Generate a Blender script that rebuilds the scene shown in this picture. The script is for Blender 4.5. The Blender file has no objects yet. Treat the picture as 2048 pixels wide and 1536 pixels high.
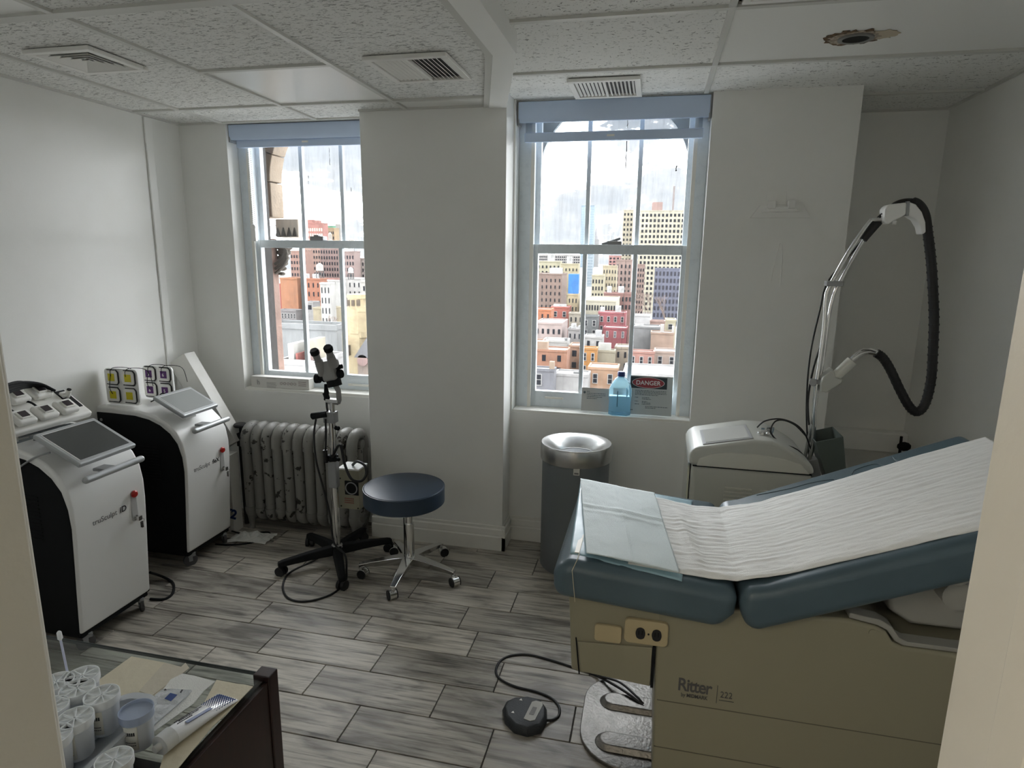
import bpy, math, random
from mathutils import Vector, Matrix
random.seed(7)
R = math.radians
C = bpy.context.scene.collection
SC = bpy.context.scene

# ---------------------------------------------------------------- camera
F_PX, PITCH, ROLL, YAW, CZ = 1256.74, 0.2019760, 0.0130025, -0.2184330, 1.70
cy, sy = math.cos(YAW), math.sin(YAW)
FW = Vector((sy*math.cos(PITCH), cy*math.cos(PITCH), -math.sin(PITCH)))
r0 = Vector((cy, -sy, 0)); u0 = r0.cross(FW)
RT = math.cos(ROLL)*r0 + math.sin(ROLL)*u0
UP = -math.sin(ROLL)*r0 + math.cos(ROLL)*u0
cam_d = bpy.data.cameras.new('camera'); cam = bpy.data.objects.new('camera', cam_d); C.objects.link(cam)
cam_d.sensor_width = 36; cam_d.lens = F_PX*36/2048; cam_d.clip_end = 9000; cam_d.clip_start = .02
m = Matrix((RT, UP, -FW)).transposed().to_4x4(); m.translation = (0, 0, CZ); cam.matrix_world = m
SC.camera = cam
def ray(x, y): return (x-1024)/F_PX*RT - (y-768)/F_PX*UP + FW
def at(x, y, Y): d = ray(x, y); d = d*(Y/d.y); return Vector((d.x, d.y, d.z+CZ))       # survey: pixel -> point at depth Y
def atz(x, y, z): d = ray(x, y); d = d*((z-CZ)/d.z); return Vector((d.x, d.y, z))      # survey: pixel -> point at height z

# ---------------------------------------------------------------- view, world, lamps
vs = SC.view_settings; vs.view_transform = 'Standard'; vs.look = 'None'; vs.gamma = 1; vs.use_curve_mapping = False
vs.exposure = 0.65
SC.cycles.max_bounces = 10; SC.cycles.diffuse_bounces = 6; SC.cycles.transparent_max_bounces = 12
SC.cycles.sample_clamp_indirect = 8
SKY = 15.0
W = bpy.data.worlds.new('sky'); SC.world = W; W.use_nodes = True
nt = W.node_tree; nt.nodes.clear()
def N(t, ty, **k):
    n = t.nodes.new(ty)
    for a, b in k.items():
        if a.startswith('i_'):
            key = a[2:].replace('_', ' ')
            n.inputs[int(key) if key.isdigit() else key].default_value = b
        else: setattr(n, a, b)
    return n
tc = N(nt, 'ShaderNodeTexCoord'); mp = N(nt, 'ShaderNodeMapping'); mp.inputs['Scale'].default_value = (1, 1, 2.6)
n1 = N(nt, 'ShaderNodeTexNoise', i_Scale=5.5, i_Detail=9.0, i_Roughness=.62)
cr = N(nt, 'ShaderNodeValToRGB')
cr.color_ramp.elements[0].position = .36; cr.color_ramp.elements[0].color = (.040, .0425, .045, 1)
cr.color_ramp.elements[1].position = .60; cr.color_ramp.elements[1].color = (1.0, 1.0, 1.0, 1)
e = cr.color_ramp.elements.new(.455); e.color = (.047, .0485, .050, 1)
e = cr.color_ramp.elements.new(.50); e.color = (.40, .41, .42, 1)
bg = N(nt, 'ShaderNodeBackground', i_Strength=SKY); wo = N(nt, 'ShaderNodeOutputWorld')
nt.links.new(tc.outputs['Generated'], mp.inputs[0]); nt.links.new(mp.outputs[0], n1.inputs['Vector'])
nt.links.new(n1.outputs[0], cr.inputs[0]); nt.links.new(cr.outputs[0], bg.inputs[0]); nt.links.new(bg.outputs[0], wo.inputs[0])
def portal(x0, x1, z0, z1, y):
    l = bpy.data.lights.new('window_portal', 'AREA'); l.shape = 'RECTANGLE'; l.size = x1-x0; l.size_y = z1-z0; l.cycles.is_portal = True
    o = bpy.data.objects.new('window_portal', l); C.objects.link(o); o.location = ((x0+x1)/2, y, (z0+z1)/2); o.rotation_euler = (R(-90), 0, 0)
portal(-.70, .175, .82, 2.5, 3.70); portal(-2.48, -1.58, .86, 2.44, 3.70)

# ---------------------------------------------------------------- materials
MATS = {}
def mat(name, col, rough=.5, metal=0, bump=None, var=None, spec=.5, emit=None, alpha=None, trans=0, coat=0):
    """bump=(scale, strength, stretch) ; var=(scale, colour2, lo, hi, stretch)"""
    if name in MATS: return MATS[name]
    M = bpy.data.materials.new(name); M.use_nodes = True; t = M.node_tree; b = t.nodes['Principled BSDF']
    b.inputs['Base Color'].default_value = (*col, 1); b.inputs['Roughness'].default_value = rough; b.inputs['Metallic'].default_value = metal
    b.inputs['Specular IOR Level'].default_value = spec; b.inputs['Transmission Weight'].default_value = trans; b.inputs['Coat Weight'].default_value = coat
    if emit: b.inputs['Emission Color'].default_value = (*emit[0], 1); b.inputs['Emission Strength'].default_value = emit[1]
    if alpha is not None: b.inputs['Alpha'].default_value = alpha
    tcn = N(t, 'ShaderNodeTexCoord')
    if var:
        mpn = N(t, 'ShaderNodeMapping'); mpn.inputs['Scale'].default_value = var[4] if len(var) > 4 else (1, 1, 1)
        nn = N(t, 'ShaderNodeTexNoise', i_Scale=var[0], i_Detail=6.0, i_Roughness=.6)
        rr = N(t, 'ShaderNodeValToRGB'); rr.color_ramp.elements[0].position = var[2]; rr.color_ramp.elements[1].position = var[3]
        rr.color_ramp.elements[0].color = (*col, 1); rr.color_ramp.elements[1].color = (*var[1], 1)
        t.links.new(tcn.outputs['Object'], mpn.inputs[0]); t.links.new(mpn.outputs[0], nn.inputs['Vector'])
        t.links.new(nn.outputs[0], rr.inputs[0]); t.links.new(rr.outputs[0], b.inputs['Base Color'])
    if bump:
        mpn = N(t, 'ShaderNodeMapping'); mpn.inputs['Scale'].default_value = bump[2] if len(bump) > 2 else (1, 1, 1)
        nn = N(t, 'ShaderNodeTexNoise', i_Scale=bump[0], i_Detail=4.0); bb = N(t, 'ShaderNodeBump', i_Strength=bump[1], i_Distance=.01)
        t.links.new(tcn.outputs['Object'], mpn.inputs[0]); t.links.new(mpn.outputs[0], nn.inputs['Vector'])
        t.links.new(nn.outputs[0], bb.inputs['Height']); t.links.new(bb.outputs[0], b.inputs['Normal'])
    MATS[name] = M; return M
WALL = mat('wall_paint', (.885, .885, .855), .5, bump=(220, .04), var=(3, (.855, .855, .82), .45, .75))
TRIM = mat('trim_paint', (.85, .84, .79), .4, var=(8, (.79, .78, .73), .5, .8))
JAMB = mat('jamb_paint', (.74, .72, .65), .35, var=(6, (.70, .68, .61), .55, .8, (1, 1, .4)), bump=(60, .05))
SASH = mat('sash_paint', (.78, .84, .88), .4, bump=(90, .08), var=(30, (.68, .74, .78), .5, .8))
WHITE = mat('white_plastic', (.92, .92, .90), .32)
WHITE2 = mat('white_pad_plastic', (.86, .85, .81), .35)
BLACK = mat('black_plastic', (.008, .009, .010), .7, bump=(300, .05), spec=.25)
RUB = mat('black_rubber', (.012, .012, .013), .5)
GREYP = mat('grey_plastic', (.33, .34, .35), .4)
SILV = mat('silver_plastic', (.50, .52, .53), .35, metal=.3)
CHROME = mat('chrome', (.75, .75, .74), .12, metal=1)
STEEL = mat('brushed_steel', (.55, .55, .54), .28, metal=1, bump=(200, .03, (1, 1, .05)))
SCREEN = mat('screen_glass', (.075, .08, .078), .2)
SCREEN2 = mat('painted_reflection_screen', (.32, .335, .325), .3)  # pale base colour stands in for the window reflected in the screen
RED = mat('red_button', (.45, .015, .01), .35)
YEL = mat('yellow_print', (.72, .62, .02), .5)
PURP = mat('purple_print', (.10, .02, .16), .5)
BLUEV = mat('navy_vinyl', (.030, .052, .085), .38, bump=(400, .05))
TEAL = mat('teal_vinyl', (.078, .122, .150), .36, bump=(350, .05), var=(5, (.09, .138, .168), .4, .7))
BEIGE = mat('beige_enamel', (.31, .295, .215), .42, bump=(250, .02))
BEIGED = mat('beige_plastic', (.52, .44, .27), .45)
BEIGEG = mat('grey_beige_enamel', (.36, .36, .33), .4)
GREYC = mat('can_grey', (.18, .20, .215), .45)
LASER = mat('laser_shell', (.55, .56, .52), .38)
LASER2 = mat('laser_shell_pale', (.68, .68, .62), .38)
DARKW = mat('dark_wood', (.030, .011, .009), .32, var=(9, (.016, .007, .006), .35, .7, (1, 8, 1)))
PRINT = mat('grey_print', (.10, .10, .10), .6)
INK = mat('black_ink', (.015, .015, .018), .6)
BLUEINK = mat('blue_ink', (.01, .05, .22), .5)
CARD = mat('white_card', (.72, .71, .67), .6, var=(12, (.66, .65, .60), .5, .8))
TILEG = mat('grout', (.07, .065, .06), .9)
IRON = mat('black_iron', (.02, .02, .02), .6, bump=(60, .3))
FROST = mat('frosted_plastic', (.74, .77, .80), .35, trans=.35)
FROST2 = mat('lid_plastic', (.80, .82, .82), .35)
KRAFT = mat('cream_paper', (.66, .60, .45), .7, bump=(60, .15), var=(14, (.60, .54, .40), .4, .8))
TOWEL = mat('white_paper', (.74, .74, .70), .75, bump=(300, .25))
CLOUTH = None

def glass_mat(name, tint=(.97, .98, .99), dirt=.06):
    M = bpy.data.materials.new(name); M.use_nodes = True; t = M.node_tree; t.nodes.clear()
    o = N(t, 'ShaderNodeOutputMaterial'); tr = N(t, 'ShaderNodeBsdfTransparent'); tr.inputs[0].default_value = (*tint, 1)
    g = N(t, 'ShaderNodeBsdfGlossy', i_Roughness=.03); f = N(t, 'ShaderNodeFresnel', i_IOR=1.45); mx = N(t, 'ShaderNodeMixShader')
    df = N(t, 'ShaderNodeBsdfDiffuse'); df.inputs[0].default_value = (.5, .5, .48, 1); mx2 = N(t, 'ShaderNodeMixShader')
    tcn = N(t, 'ShaderNodeTexCoord'); mpn = N(t, 'ShaderNodeMapping'); mpn.inputs['Scale'].default_value = (14, 14, 2.2)
    nn = N(t, 'ShaderNodeTexNoise', i_Scale=1.5, i_Detail=8.0, i_Roughness=.7); mr = N(t, 'ShaderNodeMapRange')
    mr.inputs[1].default_value = .45; mr.inputs[2].default_value = .8; mr.inputs[3].default_value = 0; mr.inputs[4].default_value = dirt*3
    t.links.new(tcn.outputs['Object'], mpn.inputs[0]); t.links.new(mpn.outputs[0], nn.inputs['Vector']); t.links.new(nn.outputs[0], mr.inputs[0])
    ge = N(t, 'ShaderNodeNewGeometry'); ml = N(t, 'ShaderNodeMath', operation='SUBTRACT'); ml.inputs[0].default_value = 1; ml.use_clamp = True; mm_ = N(t, 'ShaderNodeMath', operation='MULTIPLY')
    t.links.new(ge.outputs['Backfacing'], ml.inputs[1]); t.links.new(ml.outputs[0], mm_.inputs[0]); t.links.new(f.outputs[0], mm_.inputs[1])
    t.links.new(mm_.outputs[0], mx.inputs[0]); t.links.new(tr.outputs[0], mx.inputs[1]); t.links.new(g.outputs[0], mx.inputs[2])
    t.links.new(mr.outputs[0], mx2.inputs[0]); t.links.new(mx.outputs[0], mx2.inputs[1]); t.links.new(df.outputs[0], mx2.inputs[2])
    t.links.new(mx2.outputs[0], o.inputs[0]); MATS[name] = M; return M
GLASS = glass_mat('dirty_window_glass')
TGLASS = glass_mat('table_glass', (.80, .84, .83), .03)
SHEER = glass_mat('sheer_blind_fabric', (.78, .80, .82), .04)

def tile_mat():
    M = bpy.data.materials.new('wood_look_porcelain'); M.use_nodes = True; t = M.node_tree; b = t.nodes['Principled BSDF']
    tcn = N(t, 'ShaderNodeTexCoord'); oi = N(t, 'ShaderNodeObjectInfo')
    add = N(t, 'ShaderNodeVectorMath', operation='ADD'); sc = N(t, 'ShaderNodeVectorMath', operation='SCALE'); sc.inputs['Scale'].default_value = 40
    cmb = N(t, 'ShaderNodeCombineXYZ')
    for k in range(3): t.links.new(oi.outputs['Random'], cmb.inputs[k])
    t.links.new(cmb.outputs[0], sc.inputs[0]); t.links.new(tcn.outputs['Object'], add.inputs[0]); t.links.new(sc.outputs[0], add.inputs[1])
    mp1 = N(t, 'ShaderNodeMapping'); mp1.inputs['Scale'].default_value = (3.2, 60, 1); n1 = N(t, 'ShaderNodeTexNoise', i_Scale=1.0, i_Detail=8.0, i_Roughness=.65, i_Distortion=.35)
    mp2 = N(t, 'ShaderNodeMapping'); mp2.inputs['Scale'].default_value = (2.5, 9, 1); n2 = N(t, 'ShaderNodeTexNoise', i_Scale=1.3, i_Detail=5.0, i_Distortion=.8)
    for mpp, nn in ((mp1, n1), (mp2, n2)): t.links.new(add.outputs[0], mpp.inputs[0]); t.links.new(mpp.outputs[0], nn.inputs['Vector'])
    c1 = N(t, 'ShaderNodeValToRGB'); c1.color_ramp.elements[0].position = .33; c1.color_ramp.elements[0].color = (.14, .127, .108, 1)
    c1.color_ramp.elements[1].position = .56; c1.color_ramp.elements[1].color = (.575, .535, .465, 1)
    e = c1.color_ramp.elements.new(.44); e.color = (.41, .378, .322, 1)
    c2 = N(t, 'ShaderNodeValToRGB'); c2.color_ramp.elements[0].position = .33; c2.color_ramp.elements[0].color = (.32, .31, .31, 1)
    c2.color_ramp.elements[1].position = .52; c2.color_ramp.elements[1].color = (1, 1, 1, 1)
    mx = N(t, 'ShaderNodeMix', data_type='RGBA', blend_type='MULTIPLY'); mx.inputs['Factor'].default_value = .8
    t.links.new(n1.outputs[0], c1.inputs[0]); t.links.new(n2.outputs[0], c2.inputs[0])
    t.links.new(c1.outputs[0], mx.inputs[6]); t.links.new(c2.outputs[0], mx.inputs[7])
    hv = N(t, 'ShaderNodeHueSaturation'); mr = N(t, 'ShaderNodeMapRange'); mr.inputs[3].default_value = .72; mr.inputs[4].default_value = 1.12
    t.links.new(oi.outputs['Random'], mr.inputs[0]); t.links.new(mr.outputs[0], hv.inputs['Value']); t.links.new(mx.outputs[2], hv.inputs['Color'])
    t.links.new(hv.outputs[0], b.inputs['Base Color']); b.inputs['Roughness'].default_value = .42
    bp = N(t, 'ShaderNodeBump', i_Strength=.25, i_Distance=.003); t.links.new(n1.outputs[0], bp.inputs['Height']); t.links.new(bp.outputs[0], b.inputs['Normal'])
    return M
WOODTILE = tile_mat()
def ctile_mat(name, base, pit, lo, hi, scale, stretch):
    M = bpy.data.materials.new(name); M.use_nodes = True; t = M.node_tree; b = t.nodes['Principled BSDF']; b.inputs['Roughness'].default_value = .9
    tcn = N(t, 'ShaderNodeTexCoord'); mpn = N(t, 'ShaderNodeMapping'); mpn.inputs['Scale'].default_value = stretch
    nn = N(t, 'ShaderNodeTexNoise', i_Scale=scale, i_Detail=3.0, i_Roughness=.55, i_Distortion=1.2); rr = N(t, 'ShaderNodeValToRGB')
    rr.color_ramp.elements[0].position = lo; rr.color_ramp.elements[0].color = (*pit, 1); rr.color_ramp.elements[1].position = hi; rr.color_ramp.elements[1].color = (*base, 1)
    bp = N(t, 'ShaderNodeBump', i_Strength=.5, i_Distance=.004)
    t.links.new(tcn.outputs['Object'], mpn.inputs[0]); t.links.new(mpn.outputs[0], nn.inputs['Vector']); t.links.new(nn.outputs[0], rr.inputs[0])
    t.links.new(rr.outputs[0], b.inputs['Base Color']); t.links.new(rr.outputs[0], bp.inputs['Height']); t.links.new(bp.outputs[0], b.inputs['Normal'])
    return M
CTILE = ctile_mat('fissured_ceiling_tile', (.84, .84, .81), (.36, .36, .34), .37, .45, 75, (.55, 1.6, 1))
CTILE2 = ctile_mat('pinhole_ceiling_tile', (.85, .85, .82), (.28, .28, .26), .34, .40, 62, (.8, 1.3, 1))
CSMOOTH = mat('smooth_ceiling_panel', (.89, .89, .86), .28)
CBAR = mat('ceiling_grid_paint', (.66, .66, .62), .4)

def per_object(M):
    t = M.node_tree; oi = N(t, 'ShaderNodeObjectInfo'); c = N(t, 'ShaderNodeCombineXYZ'); s_ = N(t, 'ShaderNodeVectorMath', operation='SCALE'); s_.inputs['Scale'].default_value = 30; a = N(t, 'ShaderNodeVectorMath', operation='ADD')
    for k in range(3): t.links.new(oi.outputs['Random'], c.inputs[k])
    t.links.new(c.outputs[0], s_.inputs[0]); tcn = N(t, 'ShaderNodeTexCoord'); t.links.new(tcn.outputs['Object'], a.inputs[0]); t.links.new(s_.outputs[0], a.inputs[1])
    for n in list(t.nodes):
        if n.type == 'MAPPING': t.links.new(a.outputs[0], n.inputs[0])
    return M
for m_ in (CTILE, CTILE2, CARD, RUB): per_object(m_)
# ---------------------------------------------------------------- geometry helpers
class MB:
    def __init__(s): s.v = []; s.f = []
    def add(s, vs_, fs_):
        o = len(s.v); s.v += [Vector(p) for p in vs_]; s.f += [tuple(i+o for i in f) for f in fs_]; return s
    def box(s, x0, x1, y0, y1, z0, z1, M=None):
        v = [Vector(p) for p in ((x0,y0,z0),(x1,y0,z0),(x1,y1,z0),(x0,y1,z0),(x0,y0,z1),(x1,y0,z1),(x1,y1,z1),(x0,y1,z1))]
        if M is not None: v = [M @ p for p in v]
        return s.add(v, [(0,3,2,1),(4,5,6,7),(0,1,5,4),(1,2,6,5),(2,3,7,6),(3,0,4,7)])
    def tube(s, path, r, n=10, cap=True):
        P = [Vector(p) for p in path]; rs = r if isinstance(r, (list, tuple)) else [r]*len(P)
        vs_, fs_ = [], []; ref = None
        for i, p in enumerate(P):
            d = (P[min(i+1, len(P)-1)] - P[max(i-1, 0)]).normalized()
            if ref is None: ref = d.orthogonal().normalized()
            ref = (ref - d*ref.dot(d)); ref = ref.normalized() if ref.length > 1e-6 else d.orthogonal().normalized()
            b = d.cross(ref)
            for k in range(n):
                a = 2*math.pi*k/n; vs_.append(p + (ref*math.cos(a) + b*math.sin(a))*rs[i])
        for i in range(len(P)-1):
            for k in range(n): k2 = (k+1) % n; fs_.append((i*n+k, i*n+k2, (i+1)*n+k2, (i+1)*n+k))
        if cap: fs_.append(tuple(range(n))[::-1]); fs_.append(tuple((len(P)-1)*n+k for k in range(n)))
        return s.add(vs_, fs_)
    def cyl(s, a, b, r, n=20, r2=None): return s.tube([a, b], [r, r if r2 is None else r2], n)
    def lathe(s, prof, c=(0,0,0), n=40, M=None, closed=False):
        vs_, fs_ = [], []; c = Vector(c)
        for r, z in prof:
            for k in range(n):
                a = 2*math.pi*k/n; p = Vector((r*math.cos(a), r*math.sin(a), z)); vs_.append((M @ p if M is not None else p) + c)
        L = len(prof)
        for i in range(L-1 if not closed else L):
            j = (i+1) % L
            for k in range(n): k2 = (k+1) % n; fs_.append((i*n+k, i*n+k2, j*n+k2, j*n+k))
        if not closed: fs_.append(tuple(range(n))[::-1]); fs_.append(tuple((L-1)*n+k for k in range(n)))
        return s.add(vs_, fs_)
    def prism(s, poly, ax, a, b):
        """poly in the two remaining axes, extruded along ax from a to b"""
        def P(p, t): return {'x': (t, p[0], p[1]), 'y': (p[0], t, p[1]), 'z': (p[0], p[1], t)}[ax]
        n = len(poly); v = [P(p, a) for p in poly] + [P(p, b) for p in poly]
        f = [tuple(range(n))[::-1], tuple(range(n, 2*n))] + [(i, (i+1) % n, n+(i+1) % n, n+i) for i in range(n)]
        return s.add(v, f)
    def grid(s, nu, nv, fn):
        v = [fn(i/(nu-1), j/(nv-1)) for j in range(nv) for i in range(nu)]
        return s.add(v, [(j*nu+i, j*nu+i+1, (j+1)*nu+i+1, (j+1)*nu+i) for j in range(nv-1) for i in range(nu-1)])
    def sphere(s, c, r, n=12, sc=(1,1,1)):
        c = Vector(c); prof = []
        vs_, fs_ = [], []
        for i in range(1, n//2):
            th = math.pi*i/(n//2)
            for k in range(n): a = 2*math.pi*k/n; vs_.append(c + Vector((r*math.sin(th)*math.cos(a)*sc[0], r*math.sin(th)*math.sin(a)*sc[1], r*math.cos(th)*sc[2])))
        L = n//2-1; vs_ += [c+Vector((0,0,r*sc[2])), c-Vector((0,0,r*sc[2]))]
        for i in range(L-1):
            for k in range(n): k2 = (k+1) % n; fs_.append((i*n+k, (i+1)*n+k, (i+1)*n+k2, i*n+k2))
        for k in range(n): k2 = (k+1) % n; fs_.append((L*n, k, k2)); fs_.append((L*n+1, (L-1)*n+k2, (L-1)*n+k))
        return s.add(vs_, fs_)
WL = {}
def wl(o): return WL.get(o, Vector((0, 0, 0)))
def obj(name, mb, m_, parent=None, bevel=0, smooth=None, solid=0, seg=2, label=None, kind=None, base=False, sub=0):
    me = bpy.data.meshes.new(name); vs_ = mb.v
    lo = Vector([min(p[i] for p in vs_) for i in range(3)]); hi = Vector([max(p[i] for p in vs_) for i in range(3)])
    c = (lo+hi)/2
    if parent is None or base: c.z = lo.z
    me.from_pydata([p-c for p in vs_], [], mb.f); me.validate()
    import bmesh
    bm = bmesh.new(); bm.from_mesh(me); bmesh.ops.recalc_face_normals(bm, faces=bm.faces); bm.to_mesh(me); bm.free()
    me.materials.append(m_)
    if smooth is not None:
        me.polygons.foreach_set('use_smooth', [True]*len(me.polygons)); me.set_sharp_from_angle(angle=R(smooth))
    o = bpy.data.objects.new(name, me); C.objects.link(o)
    if parent is not None: o.parent = parent; o.location = c - wl(parent)
    else: o.location = c
    WL[o] = c
    if solid: md = o.modifiers.new('s', 'SOLIDIFY'); md.thickness = solid; md.offset = 0
    if sub: md = o.modifiers.new('u', 'SUBSURF'); md.levels = sub; md.render_levels = sub
    if bevel:
        md = o.modifiers.new('b', 'BEVEL'); md.width = bevel; md.segments = seg; md.limit_method = 'ANGLE'; md.angle_limit = R(35)
        me.polygons.foreach_set('use_smooth', [True]*len(me.polygons)); me.set_sharp_from_angle(angle=R(smooth or 50)); md.harden_normals = True
    if label: o['label'] = label
    if kind: o['kind'] = kind
    return o
def thing(name, label, cat, loc, group=None):
    o = bpy.data.objects.new(name, None); C.objects.link(o); o.location = loc; o.empty_display_size = .1
    WL[o] = Vector(loc); o['label'] = label; o['category'] = cat
    if group: o['group'] = group
    return o
def tag(o, label, cat, group=None, kind=None):
    o['label'] = label; o['category'] = cat
    if group: o['group'] = group
    if kind: o['kind'] = kind
    return o
def struct(name, mb=None, m_=None, loc=(0,0,0), **k):
    if mb is None:
        o = bpy.data.objects.new(name, None); C.objects.link(o); o.location = loc; WL[o] = Vector(loc)
    else: o = obj(name, mb, m_, **k)
    o['kind'] = 'structure'; return o
def smoothpath(pts, n=8):
    P = [Vector(p) for p in pts]; out = []
    for i in range(len(P)-1):
        a = P[max(i-1, 0)]; b = P[i]; c = P[i+1]; d = P[min(i+2, len(P)-1)]
        for k in range(n):
            t = k/n; out.append(.5*((2*b) + (c-a)*t + (2*a-5*b+4*c-d)*t*t + (3*b-a-3*c+d)*t**3))
    out.append(P[-1]); return out
def text(name, body, size, org, xd, up, m_, parent, shear=0, ext=.0003, spacing=1.0, label=None, align='LEFT', bold=0, xs=1.0):
    cu = bpy.data.curves.new(name, 'FONT'); cu.body = body; cu.size = size; cu.extrude = ext; cu.shear = shear; cu.space_character = spacing; cu.align_x = align
    cu.offset = bold
    cu.materials.append(m_); tmp = bpy.data.objects.new(name, cu); C.objects.link(tmp); dg = bpy.context.evaluated_depsgraph_get(); me = bpy.data.meshes.new_from_object(tmp.evaluated_get(dg)); bpy.data.objects.remove(tmp)
    o = bpy.data.objects.new(name, me); C.objects.link(o); me.transform(Matrix.Diagonal((xs, 1, 1, 1)))
    xd = Vector(xd).normalized(); up = Vector(up); up = (up - xd*up.dot(xd)).normalized(); nz = xd.cross(up)
    mm = Matrix((xd, up, nz)).transposed().to_4x4(); o.parent = parent; mm.translation = Vector(org) - wl(parent); o.matrix_local = mm
    WL[o] = Vector(org)
    if label: o['label'] = label
    return o

# ================================================================ ROOM SHELL
XL, XR, YB, ZL, ZR = -2.87, 1.51, 3.50, 2.45, 2.51
YA = 4.07
# floor bed and porcelain planks
floor = struct('floor', MB().box(XL-.1, XR+.1, -1.7, YA+.1, -.06, -.004), TILEG)
pl = MB().box(-.2615, .2615, -.0932, .0932, -.008, 0)
proto = obj('tile', pl, WOODTILE, floor, bevel=.0015, seg=1); pm = proto.data
bpy.data.objects.remove(proto)
offs = {0: -1.008, 1: -1.258, 2: -1.06, 3: -1.227, 4: -1.328, 5: -1.122}
L, PW = .5275, .1904
def tile_obj(x0, x1, yc, me=None, w=.1864):
    if me is None: o = obj('tile', MB().box(x0, x1, yc-w/2, yc+w/2, -.008, 0), WOODTILE, floor, bevel=.0015, seg=1)
    else:
        o = bpy.data.objects.new('tile', me); C.objects.link(o); o.parent = floor; o.location = Vector(((x0+x1)/2, yc, 0)) - wl(floor)
        md = o.modifiers.new('b', 'BEVEL'); md.width = .0015; md.segments = 1
    return o
for k in range(-9, 13):
    yc = 1.748 + PW*(k+.5)
    if yc > YA: break
    off = offs.get(k, random.uniform(-1.4, -.9)); n0 = math.ceil((XL-.02-off)/L)
    x = off + (n0-1)*L
    lim = XR if k >= -6 else .6; l0 = XL if k >= -6 else -1.0
    while x < lim:
        a, b = max(x+.002, l0), min(x+L-.002, lim)
        if b-a > .02: tile_obj(a, b, yc, pm if abs((b-a)-.5235) < 1e-3 else None)
        x += L
# walls
struct('wall_left', MB().box(XL-.12, XL, .5, YB+.25, 0, 2.6), WALL)
struct('wall_right', MB().box(XR, XR+.12, .5, YA+.12, 0, 2.6), WALL)
bk = MB()
bk.box(XL, -2.545, YB, 3.70, 0, 2.6)                 # pier left of window 1
bk.box(-2.545, -1.45, YB, 3.70, 0, .828)             # below window 1
bk.box(-1.56, -.775, YB-.001, 3.70, 0, 2.6)          # behind column
bk.box(-.775, .235, YB, 3.70, 0, .80)                # below window 2
bk.box(.235, .92, YB, YA, 0, 2.6)                    # pier right of window 2
bk.box(-2.545, -1.56, YB+.03, 3.70, 2.44, 2.6); bk.box(-.775, .235, YB+.03, 3.70, 2.51, 2.6)
struct('wall_back', bk, WALL)
struct('wall_alcove', MB().box(.9, XR, YA, YA+.12, 0, 2.6), WALL)
struct('wall_column', MB().box(-1.60, -.785, 3.33, YB, 0, 2.6), WALL, bevel=.003, seg=1)
fr = MB(); fr.box(XL, -.66, .34, .5, 0, 2.6); fr.box(.26, XR, .34, .5, 0, 2.6); fr.box(-.66, .26, .34, .5, 2.12, 2.6)
struct('wall_front', fr, WALL)
# door frame the camera looks through
dj = struct('door_1', loc=(-.2, .42, 0))
for s, x in ((-1, -.645), (1, .245)):
    d = MB(); xa, xb = sorted((x, x+s*.03)); d.box(xa, xb, .26, .505, 0, 2.12); obj('jamb', d, JAMB, dj, bevel=.004)
    d = MB(); xa, xb = sorted((x, x-s*.012)); d.box(xa, xb, .385, .423, 0, 2.10); obj('door_stop', d, JAMB, dj, bevel=.003)
    d = MB(); xa, xb = sorted((x+s*.01, x+s*.09)); d.box(xa, xb, .5, .516, 0, 2.18); obj('casing', d, TRIM, dj, bevel=.004)
obj('head_jamb', MB().box(-.645, .245, .26, .505, 2.09, 2.12), JAMB, dj, bevel=.004)
# hallway behind the camera
struct('wall_hall', MB().box(-1.6, 1.3, -1.72, -1.6, 0, 2.6).box(-1.7, -1.6, -1.7, .34, 0, 2.6).box(1.3, 1.4, -1.7, .34, 0, 2.6), WALL)
struct('ceiling_hall', MB().box(-1.7, 1.4, -1.7, .4, 2.5, 2.6), CSMOOTH)
hl = thing('hall_light', 'square ceiling light in the hallway behind the viewer', 'light', (-1.0, -.85, 2.44))
obj('housing', MB().box(-1.32, -.68, -1.17, -.53, 2.46, 2.5), WHITE, hl)
obj('diffuser', MB().box(-1.29, -.71, -1.14, -.56, 2.45, 2.462), mat('lit_diffuser', (.8, .8, .8), .5, emit=((1.0, .88, .72), 11.0)), hl)
# baseboards
def baseboard(name, p0, p1, nrm, side_extra=0):
    a, b = Vector((*p0, 0)), Vector((*p1, 0)); n = Vector((*nrm, 0)); d = (b-a)
    mb = MB()
    prof = [(0, 0), (.018, 0), (.018, .085), (.012, .092), (.014, .098), (.012, .128), (.005, .135), (.004, .15), (0, .153)]
    v = [a + n*p + Vector((0, 0, z)) for p, z in prof] + [b + n*p + Vector((0, 0, z)) for p, z in prof]; k = len(prof)
    mb.add(v, [tuple(range(k)), tuple(range(k, 2*k))[::-1]] + [(i, (i+1) % k, k+(i+1) % k, k+i) for i in range(k)])
    return struct(name, mb, TRIM)
baseboard('baseboard_column', (-1.60, 3.33), (-.767, 3.33), (0, -1))
baseboard('baseboard_column_side', (-.785, 3.312), (-.785, 3.5), (1, 0))
baseboard('baseboard_back', (-.767, 3.5), (.92, 3.5), (0, -1))
baseboard('baseboard_left', (XL, .52), (XL, 3.5), (1, 0))
baseboard('baseboard_alcove', (.92, YA), (XR, YA), (0, -1))
baseboard('baseboard_right', (XR, .52), (XR, YA), (-1, 0))
# left wall strip (pipe chase edge)
struct('trim_1', MB().box(XL, XL+.012, 3.22, 3.275, .15, 2.44), WALL, bevel=.005)
# low boxed pipe run in the alcove
struct('trim_2', MB().box(.92, XR, 3.98, YA, .58, .70), WALL, bevel=.01)

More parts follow.
